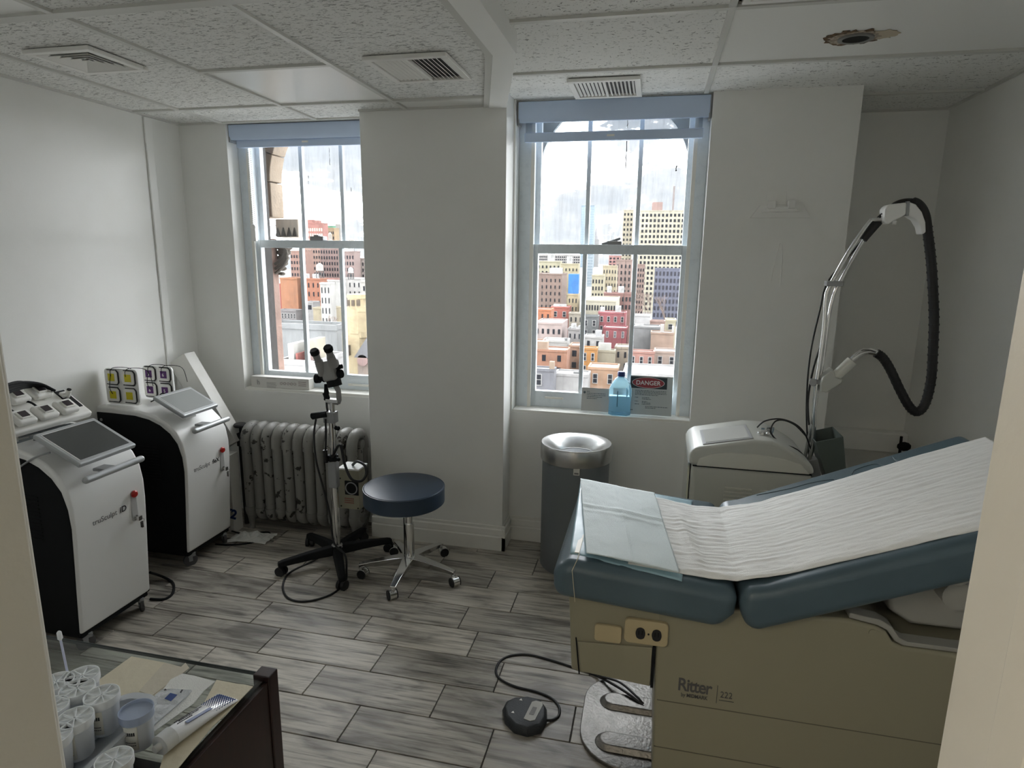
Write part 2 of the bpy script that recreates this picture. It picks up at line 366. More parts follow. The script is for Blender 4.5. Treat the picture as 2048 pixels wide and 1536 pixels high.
# ---------------------------------------------------------------- ceiling
ceil = struct('ceiling', MB().box(XL-.1, XR+.1, .34, YA+.1, 2.56, 2.62), CSMOOTH)
def ctile(poly, z, m_, t=.012): return obj('ceiling_tile', MB().prism(poly, 'z', z+.004, z+.004+t), m_, ceil)
def rect(x0, x1, y0, y1): return [(x0, y0), (x1, y0), (x1, y1), (x0, y1)]
g = .004
XC = [XL, -2.568, -1.95, -1.331]
for i in range(3):
    for y0, y1 in ((.5, .62), (.62, 1.87), (1.87, 3.145), (3.145, 3.5)):
        if i == 2 and y0 == 1.87: continue
        if i == 2 and y0 == 1.87: continue
        ctile(rect(XC[i]+g, XC[i+1]-g, y0+g, y1-g), ZL, CSMOOTH if (i == 1 and y1 == 1.87) else CTILE)
ctile(rect(-1.95+g, -1.331-g, 1.87+g, 2.525-g), ZL, CTILE); ctile(rect(-1.95+g, -1.331-g, 2.525+g, 3.145-g), ZL, CSMOOTH)
ctile([(-1.331+g, .62), (-.6, .62), (-.6, 1.87-g), (-1.331+g, 1.87-g)], ZL, CTILE)
ctile([(-1.331+g, 1.87+g), (-.6, 1.87+g), (-.6, 2.49), (-.80, 3.145-g), (-1.331+g, 3.145-g)], ZL, CTILE)
ctile([(-1.331+g, 3.145+g), (-.80, 3.145+g), (-.85, 3.33), (-1.331+g, 3.33)], ZL, CSMOOTH)
def bar(x0, x1, y0, y1, z):
    z = z-.0008 if (x1-x0) > (y1-y0) else z
    return obj('grid_bar', MB().box(x0, x1, y0, y1, z-.006, z+.006), CBAR, ceil, bevel=.001, seg=1)
for x in (-2.568, -1.95): bar(x-.012, x+.012, .5, 3.5, ZL)
bar(-1.343, -1.319, .5, 3.33, ZL)
bar(XL, -1.60, 3.133, 3.157, ZL); bar(-1.60, -.80, 3.133, 3.157, ZL)
bar(XL, -.6, 1.84, 1.885, ZL); bar(-1.95, -1.331, 2.513, 2.537, ZL); bar(XL, -.6, .61, .635, ZL)
bar(XL, XL+.018, .5, 3.5, ZL); bar(XL, -1.6, 3.482, 3.5, ZL)
bar(-1.6, -.85, 3.315, 3.33, ZL)
# right, higher part
XRC = [-.56, .199, XR]
RY = (1.10, 1.735, 2.375, 3.025, 3.665)
ys = (.5,) + RY + (YA,)
for j in range(len(ys)-1):
    y0, y1 = ys[j]+g, ys[j+1]-g
    left = [(-.56, y0), (.199-g, y0), (.199-g, y1), (-.56, y1)]
    if y0 > 2.3: left = [(-.80, y0), (.199-g, y0), (.199-g, y1), (-.80, y1)]
    if y1 < 3.66 or True: ctile(left, ZR, CTILE2)
    if j == 2 or j == 1: continue                      # light fixture bay
    ctile([(.199+g, y0), (XR, y0), (XR, y1), (.199+g, y1)], ZR, CSMOOTH if j == 3 else CTILE2)
bar(.187, .211, .5, 3.5, ZR)
for y in RY: bar(-.80 if y > 2.3 else -.56, XR, y-.012, y+.012, ZR)
bar(XR-.018, XR, .5, YA, ZR); bar(.92, XR, YA-.018, YA, ZR)
# soffit between the two ceilings
sf = [(-.645, .5), (-.551, .5), (-.551, 2.49), (-.785, 3.329), (-.88, 3.329), (-.645, 2.49)]
struct('trim_3', MB().prism(sf, 'z', 2.436, 2.58), WALL, bevel=.002, seg=1)
sm = [(-.672, .5), (-.645, .5), (-.645, 2.49), (-.88, 3.33), (-.908, 3.33), (-.672, 2.485)]
struct('trim_4', MB().prism(sm, 'z', 2.440, 2.452), CBAR)
# dark recessed light fixture bay
lf = thing('ceiling_troffer', 'unlit recessed ceiling light with white frame at the top edge of the view', 'ceiling light', (.8, 1.74, 2.5))
obj('housing', MB().box(.215, 1.45, 1.12, 1.725, 2.535, 2.55).box(.215, 1.45, 1.745, 2.36, 2.535, 2.55), WHITE, lf)
f_ = MB()
for a in ((.225, 1.44, 2.33, 2.355), (.225, 1.44, 1.13, 1.155), (.225, .25, 1.155, 2.33), (1.415, 1.44, 1.155, 2.33)): f_.box(*a, 2.505, 2.535)
obj('frame', f_, WHITE, lf, bevel=.003)
obj('diffuser', MB().box(.25, 1.415, 1.155, 2.33, 2.515, 2.52), mat('unlit_diffuser', (.7, .7, .68), .4), lf)
# water-damaged hole in the smooth panel
hole = thing('ceiling_hole', 'ragged water-stained hole in the smooth ceiling panel with brown burnt edges', 'ceiling damage', (.675, 2.77, 2.505))
def blob(cx, cy, rx, ry, z, n=40, jag=.12, seed=1):
    rnd = random.Random(seed); return [(cx+rx*math.cos(2*math.pi*k/n)*(1+rnd.uniform(-jag, jag)), cy+ry*math.sin(2*math.pi*k/n)*(1+rnd.uniform(-jag, jag))) for k in range(n)]
STAIN1 = mat('stain_rim', (.20, .12, .06), .9, var=(60, (.05, .035, .02), .4, .6)); STAIN2 = mat('peeled_plaster', (.55, .48, .40), .9, var=(70, (.3, .24, .18), .4, .6))
obj('stain', MB().prism(blob(.675, 2.772, .100, .082, 0, 50, .16, 3), 'z', 2.5115, 2.5135), STAIN1, hole, label='dark brown stain rim')
obj('stain', MB().prism(blob(.765, 2.755, .050, .05, 0, 30, .25, 5), 'z', 2.5110, 2.5132), mat('stain_faint', (.52, .45, .34), .9), hole, label='faint yellow stain')
obj('plaster', MB().prism(blob(.675, 2.774, .086, .068, 0, 50, .14, 4), 'z', 2.5095, 2.513), STAIN2, hole)
obj('ring', MB().lathe([(.062, 0), (.062, .006), (.046, .006), (.046, 0)], (.68, 2.767, 2.503), 30, closed=True, M=Matrix.Diagonal((1.0, .9, 1))), mat('dirty_metal', (.3, .3, .29), .5, metal=.6), hole)
obj('cavity', MB().prism(blob(.68, 2.767, .052, .046, 0, 24, .08, 8), 'z', 2.505, 2.5115), BLACK, hole)
# air vents
def vent(name, x0, x1, y0, y1, z, label, pyramid=False):
    t = thing(name, label, 'air vent', ((x0+x1)/2, (y0+y1)/2, z-.02), 'square ceiling air vents')
    b = .028; fr_ = MB()
    for a in ((x0, x1, y0, y0+b), (x0, x1, y1-b, y1), (x0, x0+b, y0+b, y1-b), (x1-b, x1, y0+b, y1-b)): fr_.box(*a, z-.018, z-.002)
    obj('frame', fr_, WHITE2, t, bevel=.003)
    obj('duct', MB().box(x0+b, x1-b, y0+b, y1-b, z-.003, z+.002), mat('duct_dark', (.10, .10, .10), .8), t)
    cx, cyy = (x0+x1)/2, (y0+y1)/2
    if pyramid:
        for k in range(5):
            q = b + .004 + k*.026; lw = .016; s_ = MB(); zz = z-.016+k*.001
            pr = [(x0+q, y0+q), (x1-q, y0+q), (x1-q, y1-q), (x0+q, y1-q)]; q2 = q+lw
            pi = [(x0+q2, y0+q2), (x1-q2, y0+q2), (x1-q2, y1-q2), (x0+q2, y1-q2)]
            v = [(*p, zz) for p in pr] + [(*p, zz+.013) for p in pi]
            s_.add(v, [(i, (i+1) % 4, 4+(i+1) % 4, 4+i) for i in range(4)])
            obj('louver', s_, WHITE2, t, solid=.0015)
    else:
        n = 7
        for s in (-1, 1):
            for k in range(n):
                xx = cx + s*(.012 + (k+.5)*((x1-x0)/2-b-.012)/n); s_ = MB()
                Mx = Matrix.Translation((xx, 0, z-.010)) @ Matrix.Rotation(R(38 if s > 0 else -22), 4, 'Y')
                s_.box(-.0062, .0062, y0+b, y1-b, -.0008, .0008, Mx); obj('louver', s_, WHITE2, t)
        obj('divider', MB().box(cx-.006, cx+.006, y0+b, y1-b, z-.017, z-.004), WHITE2, t)
    return t
vent('air_vent', -2.42, -2.115, 2.14, 2.435, 2.452, 'square ceiling vent with nested pyramid louvers above the left wall', True)
vent('air_vent', -1.16, -.816, 2.45, 2.80, 2.452, 'square ceiling vent beside the angled soffit, left of the white column')
vent('air_vent', -.453, -.115, 3.135, 3.47, 2.512, 'square ceiling vent directly above the right window blind')

# ---------------------------------------------------------------- windows
def window(n, x0, x1, z0, zm0, zm1, z1, mun, y, reveal):
    w = struct('window_%d' % n, loc=((x0+x1)/2, y, z0))
    f_ = MB(); a, b = reveal
    f_.box(a, x0+.012, y-.02, y+.08, z0-.01, z1+.15); f_.box(x1-.012, b, y-.02, y+.08, z0-.01, z1+.15)
    f_.box(x0, x1, y-.02, y+.08, z1, z1+.15)
    obj('frame', f_, SASH, w, bevel=.004)
    obj('outer_casing', MB().box(x0-.35, x0+.004, 3.701, 3.785, z0-.1, z1+.3).box(x1-.004, x1+.35, 3.701, 3.785, z0-.1, z1+.3).box(x0+.004, x1-.004, 3.701, 3.785, z0-.1, z0-.03), mat('outer_casing_paint', (.030, .027, .025), .8), w)
    obj('sill', MB().box(a, b, 3.505, y+.12, z0-.028, z0), TRIM, w, bevel=.005)
    obj('parting_bead', MB().box(x0-.004, x0+.016, y-.03, y-.018, z0, z1).box(x1-.016, x1+.004, y-.03, y-.018, z0, z1), TRIM, w)
    st = .04
    for nm, za, zb, yy, br, tr_ in (('lower_sash', z0, zm1, y-.005, .095, zm1-zm0), ('upper_sash', zm0+.01, z1, y+.045, .03, .05)):
        s_ = MB(); s_.box(x0, x0+st, yy, yy+.04, za, zb).box(x1-st, x1, yy, yy+.04, za, zb).box(x0+st, x1-st, yy, yy+.04, za, za+br).box(x0+st, x1-st, yy, yy+.04, zb-tr_, zb)
        so = obj(nm, s_, SASH, w, bevel=.003)
        for mx_ in mun: obj('muntin', MB().box(mx_-.012, mx_+.012, yy+.003, yy+.037, za+br, zb-tr_), SASH, so, bevel=.004)
        xs = [x0+st] + list(mun) + [x1-st]
        for k in range(3): obj('pane', MB().box(xs[k]+(.012 if k else 0), xs[k+1]-(.012 if k < 2 else 0), yy+.018, yy+.021, za+br, zb-tr_), GLASS, so)
    return w
w1 = window(1, -2.48, -1.60, .845, 1.728, 1.775, 2.44, (-2.165, -1.895), 3.62, (-2.545, -1.56))
w2 = window(2, -.70, .175, .815, 1.712, 1.765, 2.50, (-.392, -.112), 3.62, (-.775, .235))
obj('lift_handle', MB().box(-.60, -.49, 3.60, 3.614, .868, .880), TRIM, w2, bevel=.003); obj('lift_handle', MB().box(-1.87, -1.70, 3.60, 3.614, .872, .886), TRIM, w1, bevel=.003)
obj('sash_lock', MB().box(-2.09, -2.0, 3.605, 3.66, 1.775, 1.80).box(-2.06, -2.03, 3.60, 3.64, 1.80, 1.808), GREYP, w1, bevel=.003)
obj('sash_lock', MB().cyl((-.30, 3.63, 1.765), (-.20, 3.66, 1.80), .008).box(-.27, -.19, 3.62, 3.66, 1.765, 1.785), GREYP, w2, bevel=.002)
DRIP = mat('drip_stain', (.05, .05, .05), .9)
def drip(w, px, py0, py1, r=.0025, y=3.675):
    p0 = at(px, py0, y); p1 = at(px, py1, y); n = 9; pts = [p0.lerp(p1, i/n) + Vector((random.uniform(-.002, .002), 0, 0)) for i in range(n+1)]
    pts = [Vector((q.x*0 + p0.x + (q.x-p0.lerp(p1, i/n).x), q.y, q.z)) for i, q in enumerate(pts)]
    obj('drip_mark', MB().tube(pts, [r*random.uniform(.3, 1.2) for _ in pts], 5), DRIP, w)
drip(w1, 616, 345, 430); drip(w1, 658, 295, 330, .0015); drip(w1, 702, 375, 395, .0015); drip(w2, 1256, 232, 256, .002); drip(w2, 1254, 282, 340, .003); drip(w2, 1252, 520, 700, .0015); drip(w2, 1353, 330, 342, .004)

# roller blinds
BLINDM = mat('blind_cassette', (.60, .72, .92), .5)  # backlit haze at the windows is put into this light bluish colour
def blind(x0, x1, zt, zb, hz0, hz1, y, label, fabric):
    t = thing('roller_blind', label, 'window blind', ((x0+x1)/2, y, hz0), 'roller blinds in the window recesses')
    obj('cassette', MB().prism([(y-.045, zt), (y+.03, zt), (y+.03, zb+.01), (y-.03, zb), (y-.045, zb+.025)], 'x', x0, x1), BLINDM, t, bevel=.004)
    obj('end_cap', MB().box(x0-.006, x0+.004, y-.04, y+.03, zb-.01, zt), GREYP, t); obj('end_cap', MB().box(x1-.004, x1+.006, y-.04, y+.03, zb-.01, zt), GREYP, t)
    obj('hem_bar', MB().box(x0+.03, x1-.025, y-.018, y+.0, hz0, hz1), BLINDM, t, bevel=.004)
    xm = (x0+x1)/2; obj('pull_tab', MB().box(xm-.02, xm+.02, y-.02, y-.016, hz0+.02, hz0+.03), WHITE, t)
    if fabric: obj('shade', MB().box(x0+.035, x1-.03, y-.010, y-.0085, hz1-.002, zb+.012), SHEER, t, label='sheer grey shade fabric')
    return t
blind(-.765, .225, 2.505, 2.40, 2.303, 2.352, 3.56, 'blue-grey roller blind slightly lowered on the right window', True)
bl = blind(-2.54, -1.565, 2.443, 2.355, 2.315, 2.358, 3.56, 'blue-grey roller blind fully raised on the left window', False)
ch = MB()
for k in range(46):
    z = 2.32 - k*.0125; ch.sphere((-2.447-.002*math.sin(k*.4), 3.56, z), .0032, 6); ch.sphere((-2.437, 3.57, z), .0032, 6)
obj('chain', ch, WHITE, bl, kind='stuff'); 
obj('chain_tensioner', MB().box(-2.458, -2.428, 3.552, 3.575, 1.765, 1.86).cyl((-2.443, 3.55, 1.85), (-2.443, 3.58, 1.85), .018), WHITE, bl, bevel=.003)

# ================================================================ OUTSIDE
STONE = mat('pink_brownstone', (.24, .155, .125), .85, var=(7, (.17, .11, .088), .4, .7), bump=(40, .4))
LIME = mat('limestone', (.30, .24, .18), .85, var=(5, (.22, .175, .13), .4, .7), bump=(50, .3))
def arch_wall(cx, half, zspring, zbot, y0, y1, x0, x1, name_label, m_, group=True, n=9, rr=.34):
    t = thing('stone_arch' if n < 12 else 'arched_frame', name_label, 'arch', (cx, (y0+y1)/2, zbot[0]))
    for s in (-1, 1):
        xe = x0 if s < 0 else x1; zz = zbot[0 if s < 0 else 1]
        while zz < zspring-.01:
            zt = min(zz+.50, zspring)
            if n > 12: zt = zspring
            a, b = sorted((xe, cx+s*half)); obj('stone' if n < 12 else 'side_board', MB().box(a, b, y0, y1, zz+.004, zt-.004), m_, t, bevel=.008, seg=1); zz = zt
    if n > 12:
        pts = [(cx+half*math.cos(math.pi*k/24), zspring-.005+half*math.sin(math.pi*k/24)) for k in range(25)] + [(x0, zspring-.005), (x0, 3.0), (x1, 3.0), (x1, zspring-.005)]
        obj('arch_board', MB().prism(pts, 'y', y0, y1), m_, t); return t
    for i in range(n):
        a0 = math.pi*i/n; a1 = math.pi*(i+1)/n; pts = []
        for a in [a0+(a1-a0)*q/4 for q in range(5)]: pts.append((cx+half*math.cos(a), zspring+half*math.sin(a)))
        for a in [a1+(a0-a1)*q/4 for q in range(5)]: pts.append((cx+(half+rr)*math.cos(a), zspring+(half+rr)*math.sin(a)))
        c_ = Vector((sum(p[0] for p in pts)/10, sum(p[1] for p in pts)/10)); pts = [tuple(c_+(Vector(p)-c_)*.985) for p in pts]
        obj('stone', MB().prism(pts, 'y', y0, y1), m_, t, bevel=.006, seg=1)
    return t
arch_wall(-.27, .425, 2.16, (.60, .60), 3.79, 3.83, -1.0, .50, 'grey painted round-headed frame outside the right window', mat('outer_frame_paint', (.30, .33, .35), .6), n=24)
arch_wall(-2.04, .49, 2.16, (1.925, .6), 3.90, 4.05, -2.80, -1.25, 'cream stone voussoirs arching outside the left window', LIME)
pil = thing('stone_pilaster', 'pinkish carved stone pilaster with capital and triangle frieze at left window edge', 'pilaster', (-2.60, 3.86, .6))
obj('shaft', MB().box(-3.1, -2.535, 3.80, 3.95, .6, 1.79), STONE, pil, bevel=.01)
obj('shaft', MB().box(-3.1, -2.56, 3.80, 3.895, 1.79, 3.0), STONE, pil, bevel=.01)
obj('molding', MB().cyl((-2.575, 3.80, 1.93), (-2.56, 3.80, 2.7), .016, 12), STONE, pil, smooth=40)
obj('frieze', MB().box(-2.53, -2.36, 3.93, 4.04, 1.80, 1.92), mat('pale_frieze', (.5, .42, .34), .8, bump=(60, .3)), pil, bevel=.006)
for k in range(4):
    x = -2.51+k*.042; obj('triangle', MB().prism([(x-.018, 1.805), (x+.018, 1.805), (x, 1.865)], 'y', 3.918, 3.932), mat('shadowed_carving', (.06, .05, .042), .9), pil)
cp = MB()
for k in range(6):
    zz = 1.735-k*.036; cp.sphere((-2.485-.006*k, 3.95, zz), .062-.007*k, 10, (1.0, .7, .5))
for a in (0, .03, .06): cp.tube(smoothpath([(-2.53, 3.90, 1.56+a), (-2.47, 3.89, 1.60+a), (-2.43, 3.89, 1.66+a), (-2.45, 3.89, 1.70)], 4), .011, 7)
obj('capital', cp, mat('carved_stone', (.12, .105, .09), .9, bump=(60, .6)), pil, smooth=40)

# city ------------------------------------------------------------------
GZ = -40.0
tag(obj('city_ground', MB().box(-900, 900, 25, 3500, GZ-1, GZ), mat('street_ground', (.08, .075, .07), .9, var=(.05, (.13, .12, .1), .4, .6))), 'grey streets and lots far below the windows', 'ground', kind='structure')
WINM = mat('city_window_glass', (.008, .009, .012), .6, spec=.15)
WFR = mat('city_window_frame', (.17, .167, .16), .7)
ROOF = mat('pale_roof', (.25, .25, .245), .9, var=(.35, (.14, .14, .135), .45, .65))
CM = {}; CK = .42
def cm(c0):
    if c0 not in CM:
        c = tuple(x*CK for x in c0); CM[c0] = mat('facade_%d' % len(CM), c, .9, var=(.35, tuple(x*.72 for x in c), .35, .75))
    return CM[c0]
def bld(px0, px1, py, zr, col, label, wins=None, depth=7, cat='building', D=None, bulk=(), wframe=False, joined=False, para=.5, wm=None, name='city_building', inset=.25):
    """front face seen between px0..px1, roof edge at py, roof at height zr (or distance D)"""
    if D is None: D = atz((px0+px1)/2, py, zr).y
    a = at(px0, py, D); b = at(px1, py, D); z = (a.z+b.z)/2
    x0, x1 = a.x, b.x
    t = thing(name, label, cat, ((x0+x1)/2, D+depth/2, GZ))
    m_ = cm(col)
    obj('facade', MB().box(x0, x1, D, D+depth, GZ, z), m_, t)
    if para:
        q = para; pp = MB(); w_ = .35
        pp.box(x0-.15, x1+.15, D-.2, D+w_, z-.1, z+q).box(x0-.1, x1+.1, D+depth-w_, D+depth, z, z+q).box(x0-.1, x0+w_, D, D+depth, z, z+q).box(x1-w_, x1+.1, D, D+depth, z, z+q)
        obj('parapet', pp, m_, t)
    obj('roof', MB().box(x0+.1, x1-.1, D+.1, D+depth-.1, z, z+.12), ROOF, t)
    if wins:
        nc, nr, fh, ww, wh, top = wins            # columns, rows, floor height, window width share, window height share, top offset
        cw = (x1-x0)/nc; J = MB(); W0 = cw*ww*(1.35 if joined else 1); H0 = fh*wh*(1.1 if joined else 1); me = None
        for r_ in range(nr):
            for c_ in range(nc):
                cx = x0+cw*(c_+.5); zt = z-top-r_*fh
                if joined: J.box(cx-W0/2, cx+W0/2, D-.12, D+.1, zt-H0, zt); continue
                if me is None:
                    o = obj('window', MB().box(cx-W0/2, cx+W0/2, D-.10, D+.1, zt-H0, zt), wm or WINM, t); me = o.data
                    if wframe:
                        f_ = MB(); e_ = .16
                        f_.box(cx-W0/2-e_, cx-W0/2, D-.16, D+.1, zt-H0-e_, zt+e_).box(cx+W0/2, cx+W0/2+e_, D-.16, D+.1, zt-H0-e_, zt+e_).box(cx-W0/2, cx+W0/2, D-.16, D+.1, zt, zt+e_).box(cx-W0/2, cx+W0/2, D-.2, D+.1, zt-H0-e_, zt-H0).box(cx-W0/2, cx+W0/2, D-.14, D+.1, zt-H0/2-.05, zt-H0/2+.05)
                        fo = obj('window_frame', f_, WFR, o); fme = fo.data; floc = fo.location.copy()
                else:
                    o = bpy.data.objects.new('window', me); C.objects.link(o); o.parent = t; o.location = Vector((cx, D, zt-H0/2)) - wl(t)
                    if wframe: fo = bpy.data.objects.new('window_frame', fme); C.objects.link(fo); fo.parent = o; fo.location = floc
        if joined: obj('windows', J, wm or WINM, t, kind='stuff')
    for q in bulk:                                   # (u0,u1,v0,v1,h,kind) roof structures
        u0, u1, v0, v1, h = q[:5]; X0, X1 = x0+(x1-x0)*u0, x0+(x1-x0)*u1; Y0, Y1 = D+depth*v0, D+depth*v1
        kd = q[5] if len(q) > 5 else 'bulkhead'
        if kd == 'tank':
            rr = (X1-X0)/2; c_ = ((X0+X1)/2, (Y0+Y1)/2)
            k_ = obj('water_tank', MB().lathe([(rr, z+h*.35), (rr, z+h*.85), (rr*.1, z+h)], (c_[0], c_[1], 0), 14), cm((.42, .38, .33)), t)
            lg = MB()
            for sx in (-1, 1):
                for s2 in (-1, 1): lg.box(c_[0]+sx*rr*.6-.1, c_[0]+sx*rr*.6+.1, c_[1]+s2*rr*.6-.1, c_[1]+s2*rr*.6+.1, z, z+h*.36)
            obj('tank_legs', lg, IRON, k_)
        else: obj(kd, MB().box(X0, X1, Y0, Y1, z, z+h), cm(q[6]) if len(q) > 6 else ROOF, t)
    return t
RW = ', right window'; LW = ', left window'
SPEC = []
def B(*a, **k): SPEC.append((a, k))
# --- right window, near to far
B(1040, 1108, 741, -24, (.20, .20, .22), 'slate grey mansard house with a white framed dormer at lower left'+RW, (1, 1, 3, .26, .8, .9), wframe=True, bulk=((.86, 1.0, 0, .3, 2.2, 'chimney', (.40, .30, .22)),))
B(1108, 1176, 752, -25, (.40, .39, .38), 'low white flat roof beside the slate mansard house'+RW, bulk=((.55, .8, .2, .4, .8, 'skylight', (.2, .2, .2)),), depth=10)
B(1176, 1236, 739, -25, (.44, .27, .17), 'peach building with two tall windows behind the blue water jug'+RW, (2, 3, 3.6, .26, .6, 1.2), wframe=True)
B(1246, 1370, 752, -25, (.42, .41, .40), 'broad white gravel roof above the red danger sign'+RW, depth=14)
B(1073, 1134, 703, -24, (.38, .19, .12), 'brown brick house with a rooftop deck in front of the white houses'+RW, (2, 2, 3.4, .24, .5, 1.0), bulk=((.0, .35, .0, .4, 2.6, 'bulkhead', (.40, .28, .20)),))
B(1138, 1160, 694, -24, (.36, .22, .15), 'narrow tan house just right of the brown brick house with the deck'+RW, (1, 2, 3.4, .4, .5, 1.0))
B(1162, 1194, 699, -24, (.48, .23, .07), 'bright orange house front with four windows'+RW, (2, 2, 3.6, .28, .55, 1.1), wframe=True)
B(1194, 1230, 704, -24.5, (.42, .38, .28), 'cream rooftop with a large slanted skylight box'+RW, bulk=((.05, .75, .1, .6, 2.4, 'skylight', (.55, .55, .5)),))
B(1230, 1258, 697, -24, (.36, .30, .23), 'beige house right of the slanted skylight'+RW, (2, 3, 3.4, .3, .5, 1.0))
B(1258, 1309, 706, -24, (.42, .22, .18), 'pink row house with three windows above the gravel roof'+RW, (3, 1, 3.6, .3, .55, 1.1), wframe=True)
B(1309, 1356, 706, -24, (.38, .29, .24), 'tan row house right of the pink row house'+RW, (2, 1, 3.6, .3, .55, 1.1), wframe=True)
B(1085, 1134, 684, -23, (.52, .51, .48), 'white painted row houses with three dark windows'+RW, (3, 1, 4.2, .2, .55, 1.4), bulk=((.9, 1, .0, .2, 1.2, 'chimney', (.2, .2, .2)),), wframe=True)
B(1066, 1086, 684, -23, (.42, .25, .18), 'salmon brick row house at the left edge'+RW, (1, 2, 3.4, .4, .5, 1.0))
B(1264, 1320, 656, -21, (.23, .23, .23), 'blank grey concrete wall with a tan edge'+RW, bulk=((.1, .4, .3, .5, 1, 'bulkhead'),))
B(1302, 1348, 668, -22, (.36, .25, .19), 'tan walled house with chimneys'+RW, bulk=((.4, .55, 0, .2, 3, 'chimney', (.5, .48, .45)), (.9, 1.0, 0, .2, 2.5, 'chimney', (.5, .48, .45))))
B(1207, 1254, 658, -22, (.30, .08, .09), 'dark red house with three white framed windows'+RW, (3, 1, 3.8, .22, .5, .9), wframe=True, wm=cm((.12, .12, .14)))
B(1168, 1205, 676, -23, (.45, .44, .42), 'white rear addition below the grey bay house'+RW, (2, 1, 3.4, .3, .5, .9), bulk=((.6, .9, .1, .5, 2.2, 'bulkhead', (.5, .5, .5)),))
B(1070, 1124, 648, -20, (.45, .36, .33), 'long white topped building with a pink wall band'+RW, (5, 1, 3.2, .4, .5, 1.6), depth=22)
B(1164, 1197, 634, -19, (.16, .17, .17), 'dark grey bay fronted house with a pinkish side'+RW, (2, 3, 3.4, .3, .55, 1.2), wframe=True)
B(1197, 1252, 627, -18, (.36, .11, .12), 'rose red apartment house with white window surrounds'+RW, (4, 3, 3.4, .3, .5, 1.2), wframe=True, bulk=((.05, .2, .1, .4, 2), (.6, .8, .2, .5, 2.6)))
B(1264, 1300, 632, -18, (.48, .47, .46), 'plain white building right of the rose red house'+RW, depth=20)
B(1300, 1330, 644, -20, (.40, .27, .23), 'pinkish house left of the small cream house'+RW, (3, 2, 3.2, .3, .5, 1.0))
B(1331, 1352, 642, -20, (.50, .46, .32), 'small cream house with one square window at the right edge'+RW, (1, 1, 3.4, .35, .5, 1.2), wframe=True)
B(1068, 1102, 621, -17, (.46, .17, .08), 'orange red row house at the left edge'+RW, (3, 2, 3.4, .25, .5, 1.2))
B(1102, 1138, 616, -17, (.40, .12, .09), 'deep red row house with one bright window'+RW, (2, 1, 3.6, .3, .5, 1.4), wframe=True, bulk=((.1, .8, .2, .5, 1.2),))
B(1166, 1232, 603, -12, (.46, .43, .33), 'long low beige building with a cornice'+RW, (12, 1, 3.4, .4, .5, 1.4), joined=True, depth=26, D=232)
B(1136, 1156, 590, -9, (.44, .36, .22), 'tan building under the bright blue rooftop box'+RW, (3, 2, 3.2, .35, .5, 1.4), bulk=((0, 1, 0, .5, 8, 'blue_box', (.04, .19, .50)),), D=245)
B(1138, 1166, 628, -19, (.45, .41, .33), 'cream walled house below the blue rooftop box'+RW, (3, 2, 3.2, .3, .5, 1.2))
B(1136, 1164, 660, -21.5, (.30, .28, .27), 'low grey roofed house left of the dark grey bay house'+RW, (3, 1, 3.2, .3, .5, 1.2), bulk=((.2, .5, .1, .5, 1.8), (.7, .85, .2, .5, 1.2)))
B(1208, 1264, 588, -8, (.30, .16, .14), 'dull red block in front of the beige apartment steps'+RW, (8, 2, 3.2, .4, .5, 1.2), joined=True, bulk=((.1, .25, .1, .4, 3), (.5, .7, .1, .4, 3)), D=262)
B(1072, 1124, 549, 4, (.27, .19, .155), 'tall brown brick apartment block with small windows'+RW, (6, 9, 3.1, .28, .5, 2.0), depth=18, bulk=((.5, .9, .1, .6, 3),), joined=False, D=300)
B(1122, 1157, 529, 12, (.46, .41, .27), 'tall cream apartment block behind the blue rooftop box'+RW, (5, 8, 3.1, .3, .45, 2.0), bulk=((.3, .6, .1, .6, 4),), joined=False, D=330)
B(1074, 1121, 524, 14, (.46, .43, .30), 'pale yellow block rising behind the tall brown brick block'+RW, (6, 3, 3.1, .3, .45, 2.0), joined=True, bulk=((.45, .7, .1, .6, 5),), D=360)
B(1206, 1234, 533, 8, (.44, .38, .26), 'beige apartment block with regular rows of windows'+RW, (5, 10, 3.1, .35, .5, 1.6), joined=False, D=300)
B(1184, 1208, 552, 3, (.44, .40, .28), 'lower beige step left of the regular beige block'+RW, (4, 5, 3.1, .35, .5, 1.6), joined=True, D=290)
B(1232, 1264, 521, 10, (.31, .22, .19), 'pinkish brown apartment tower right of the beige block'+RW, (4, 12, 3.1, .28, .5, 2.0), joined=True, D=320)
B(1270, 1290, 530, 14, (.29, .20, .17), 'brown tower at the foot of the tall cream slab'+RW, (4, 12, 3.1, .35, .5, 2.0), joined=True, D=380)
B(1310, 1362, 538, 6, (.17, .18, .24), 'blue grey apartment block at right'+RW, (7, 9, 4.2, .42, .55, 1.6), joined=True, wm=cm((.04, .04, .06)), D=400)
B(1247, 1267, 421, 0, (.50, .45, .34), 'narrow left wing of the cream high rise'+RW, (3, 22, 3.9, .36, .45, 2), D=520, joined=True, bulk=((.6, .9, .1, .6, 3),))
B(1275, 1371, 422, 0, (.52, .49, .38), 'tall cream high rise slab with stacked balconies'+RW, (12, 27, 3.9, .40, .50, 2), D=500, joined=True, bulk=((.3, .52, .1, .8, 6.5, 'bulkhead', (.40, .27, .24)), (.72, .76, .3, .5, 18, 'mast', (.3, .26, .25))))
B(1163, 1189, 411, 0, (.26, .34, .40), 'slender blue glass skyscraper far away'+RW, (6, 50, 9, .6, .7, 6), D=2400, joined=True, depth=60, wm=cm((.36, .45, .52)), cat='skyscraper', name='far_skyscraper')
sp = thing('far_spire', 'distant stepped tower with a thin spire'+RW, 'skyscraper', (*at(1191, 480, 2600).xy, GZ))
a = at(1191, 487, 2600); obj('shaft', MB().box(a.x-14, a.x+14, 2590, 2620, GZ, a.z+16), cm((.36, .36, .36)), sp); obj('spire', MB().cyl((a.x, 2605, a.z+16), (a.x, 2605, a.z+62), 10, 8, .5), cm((.34, .34, .35)), sp)
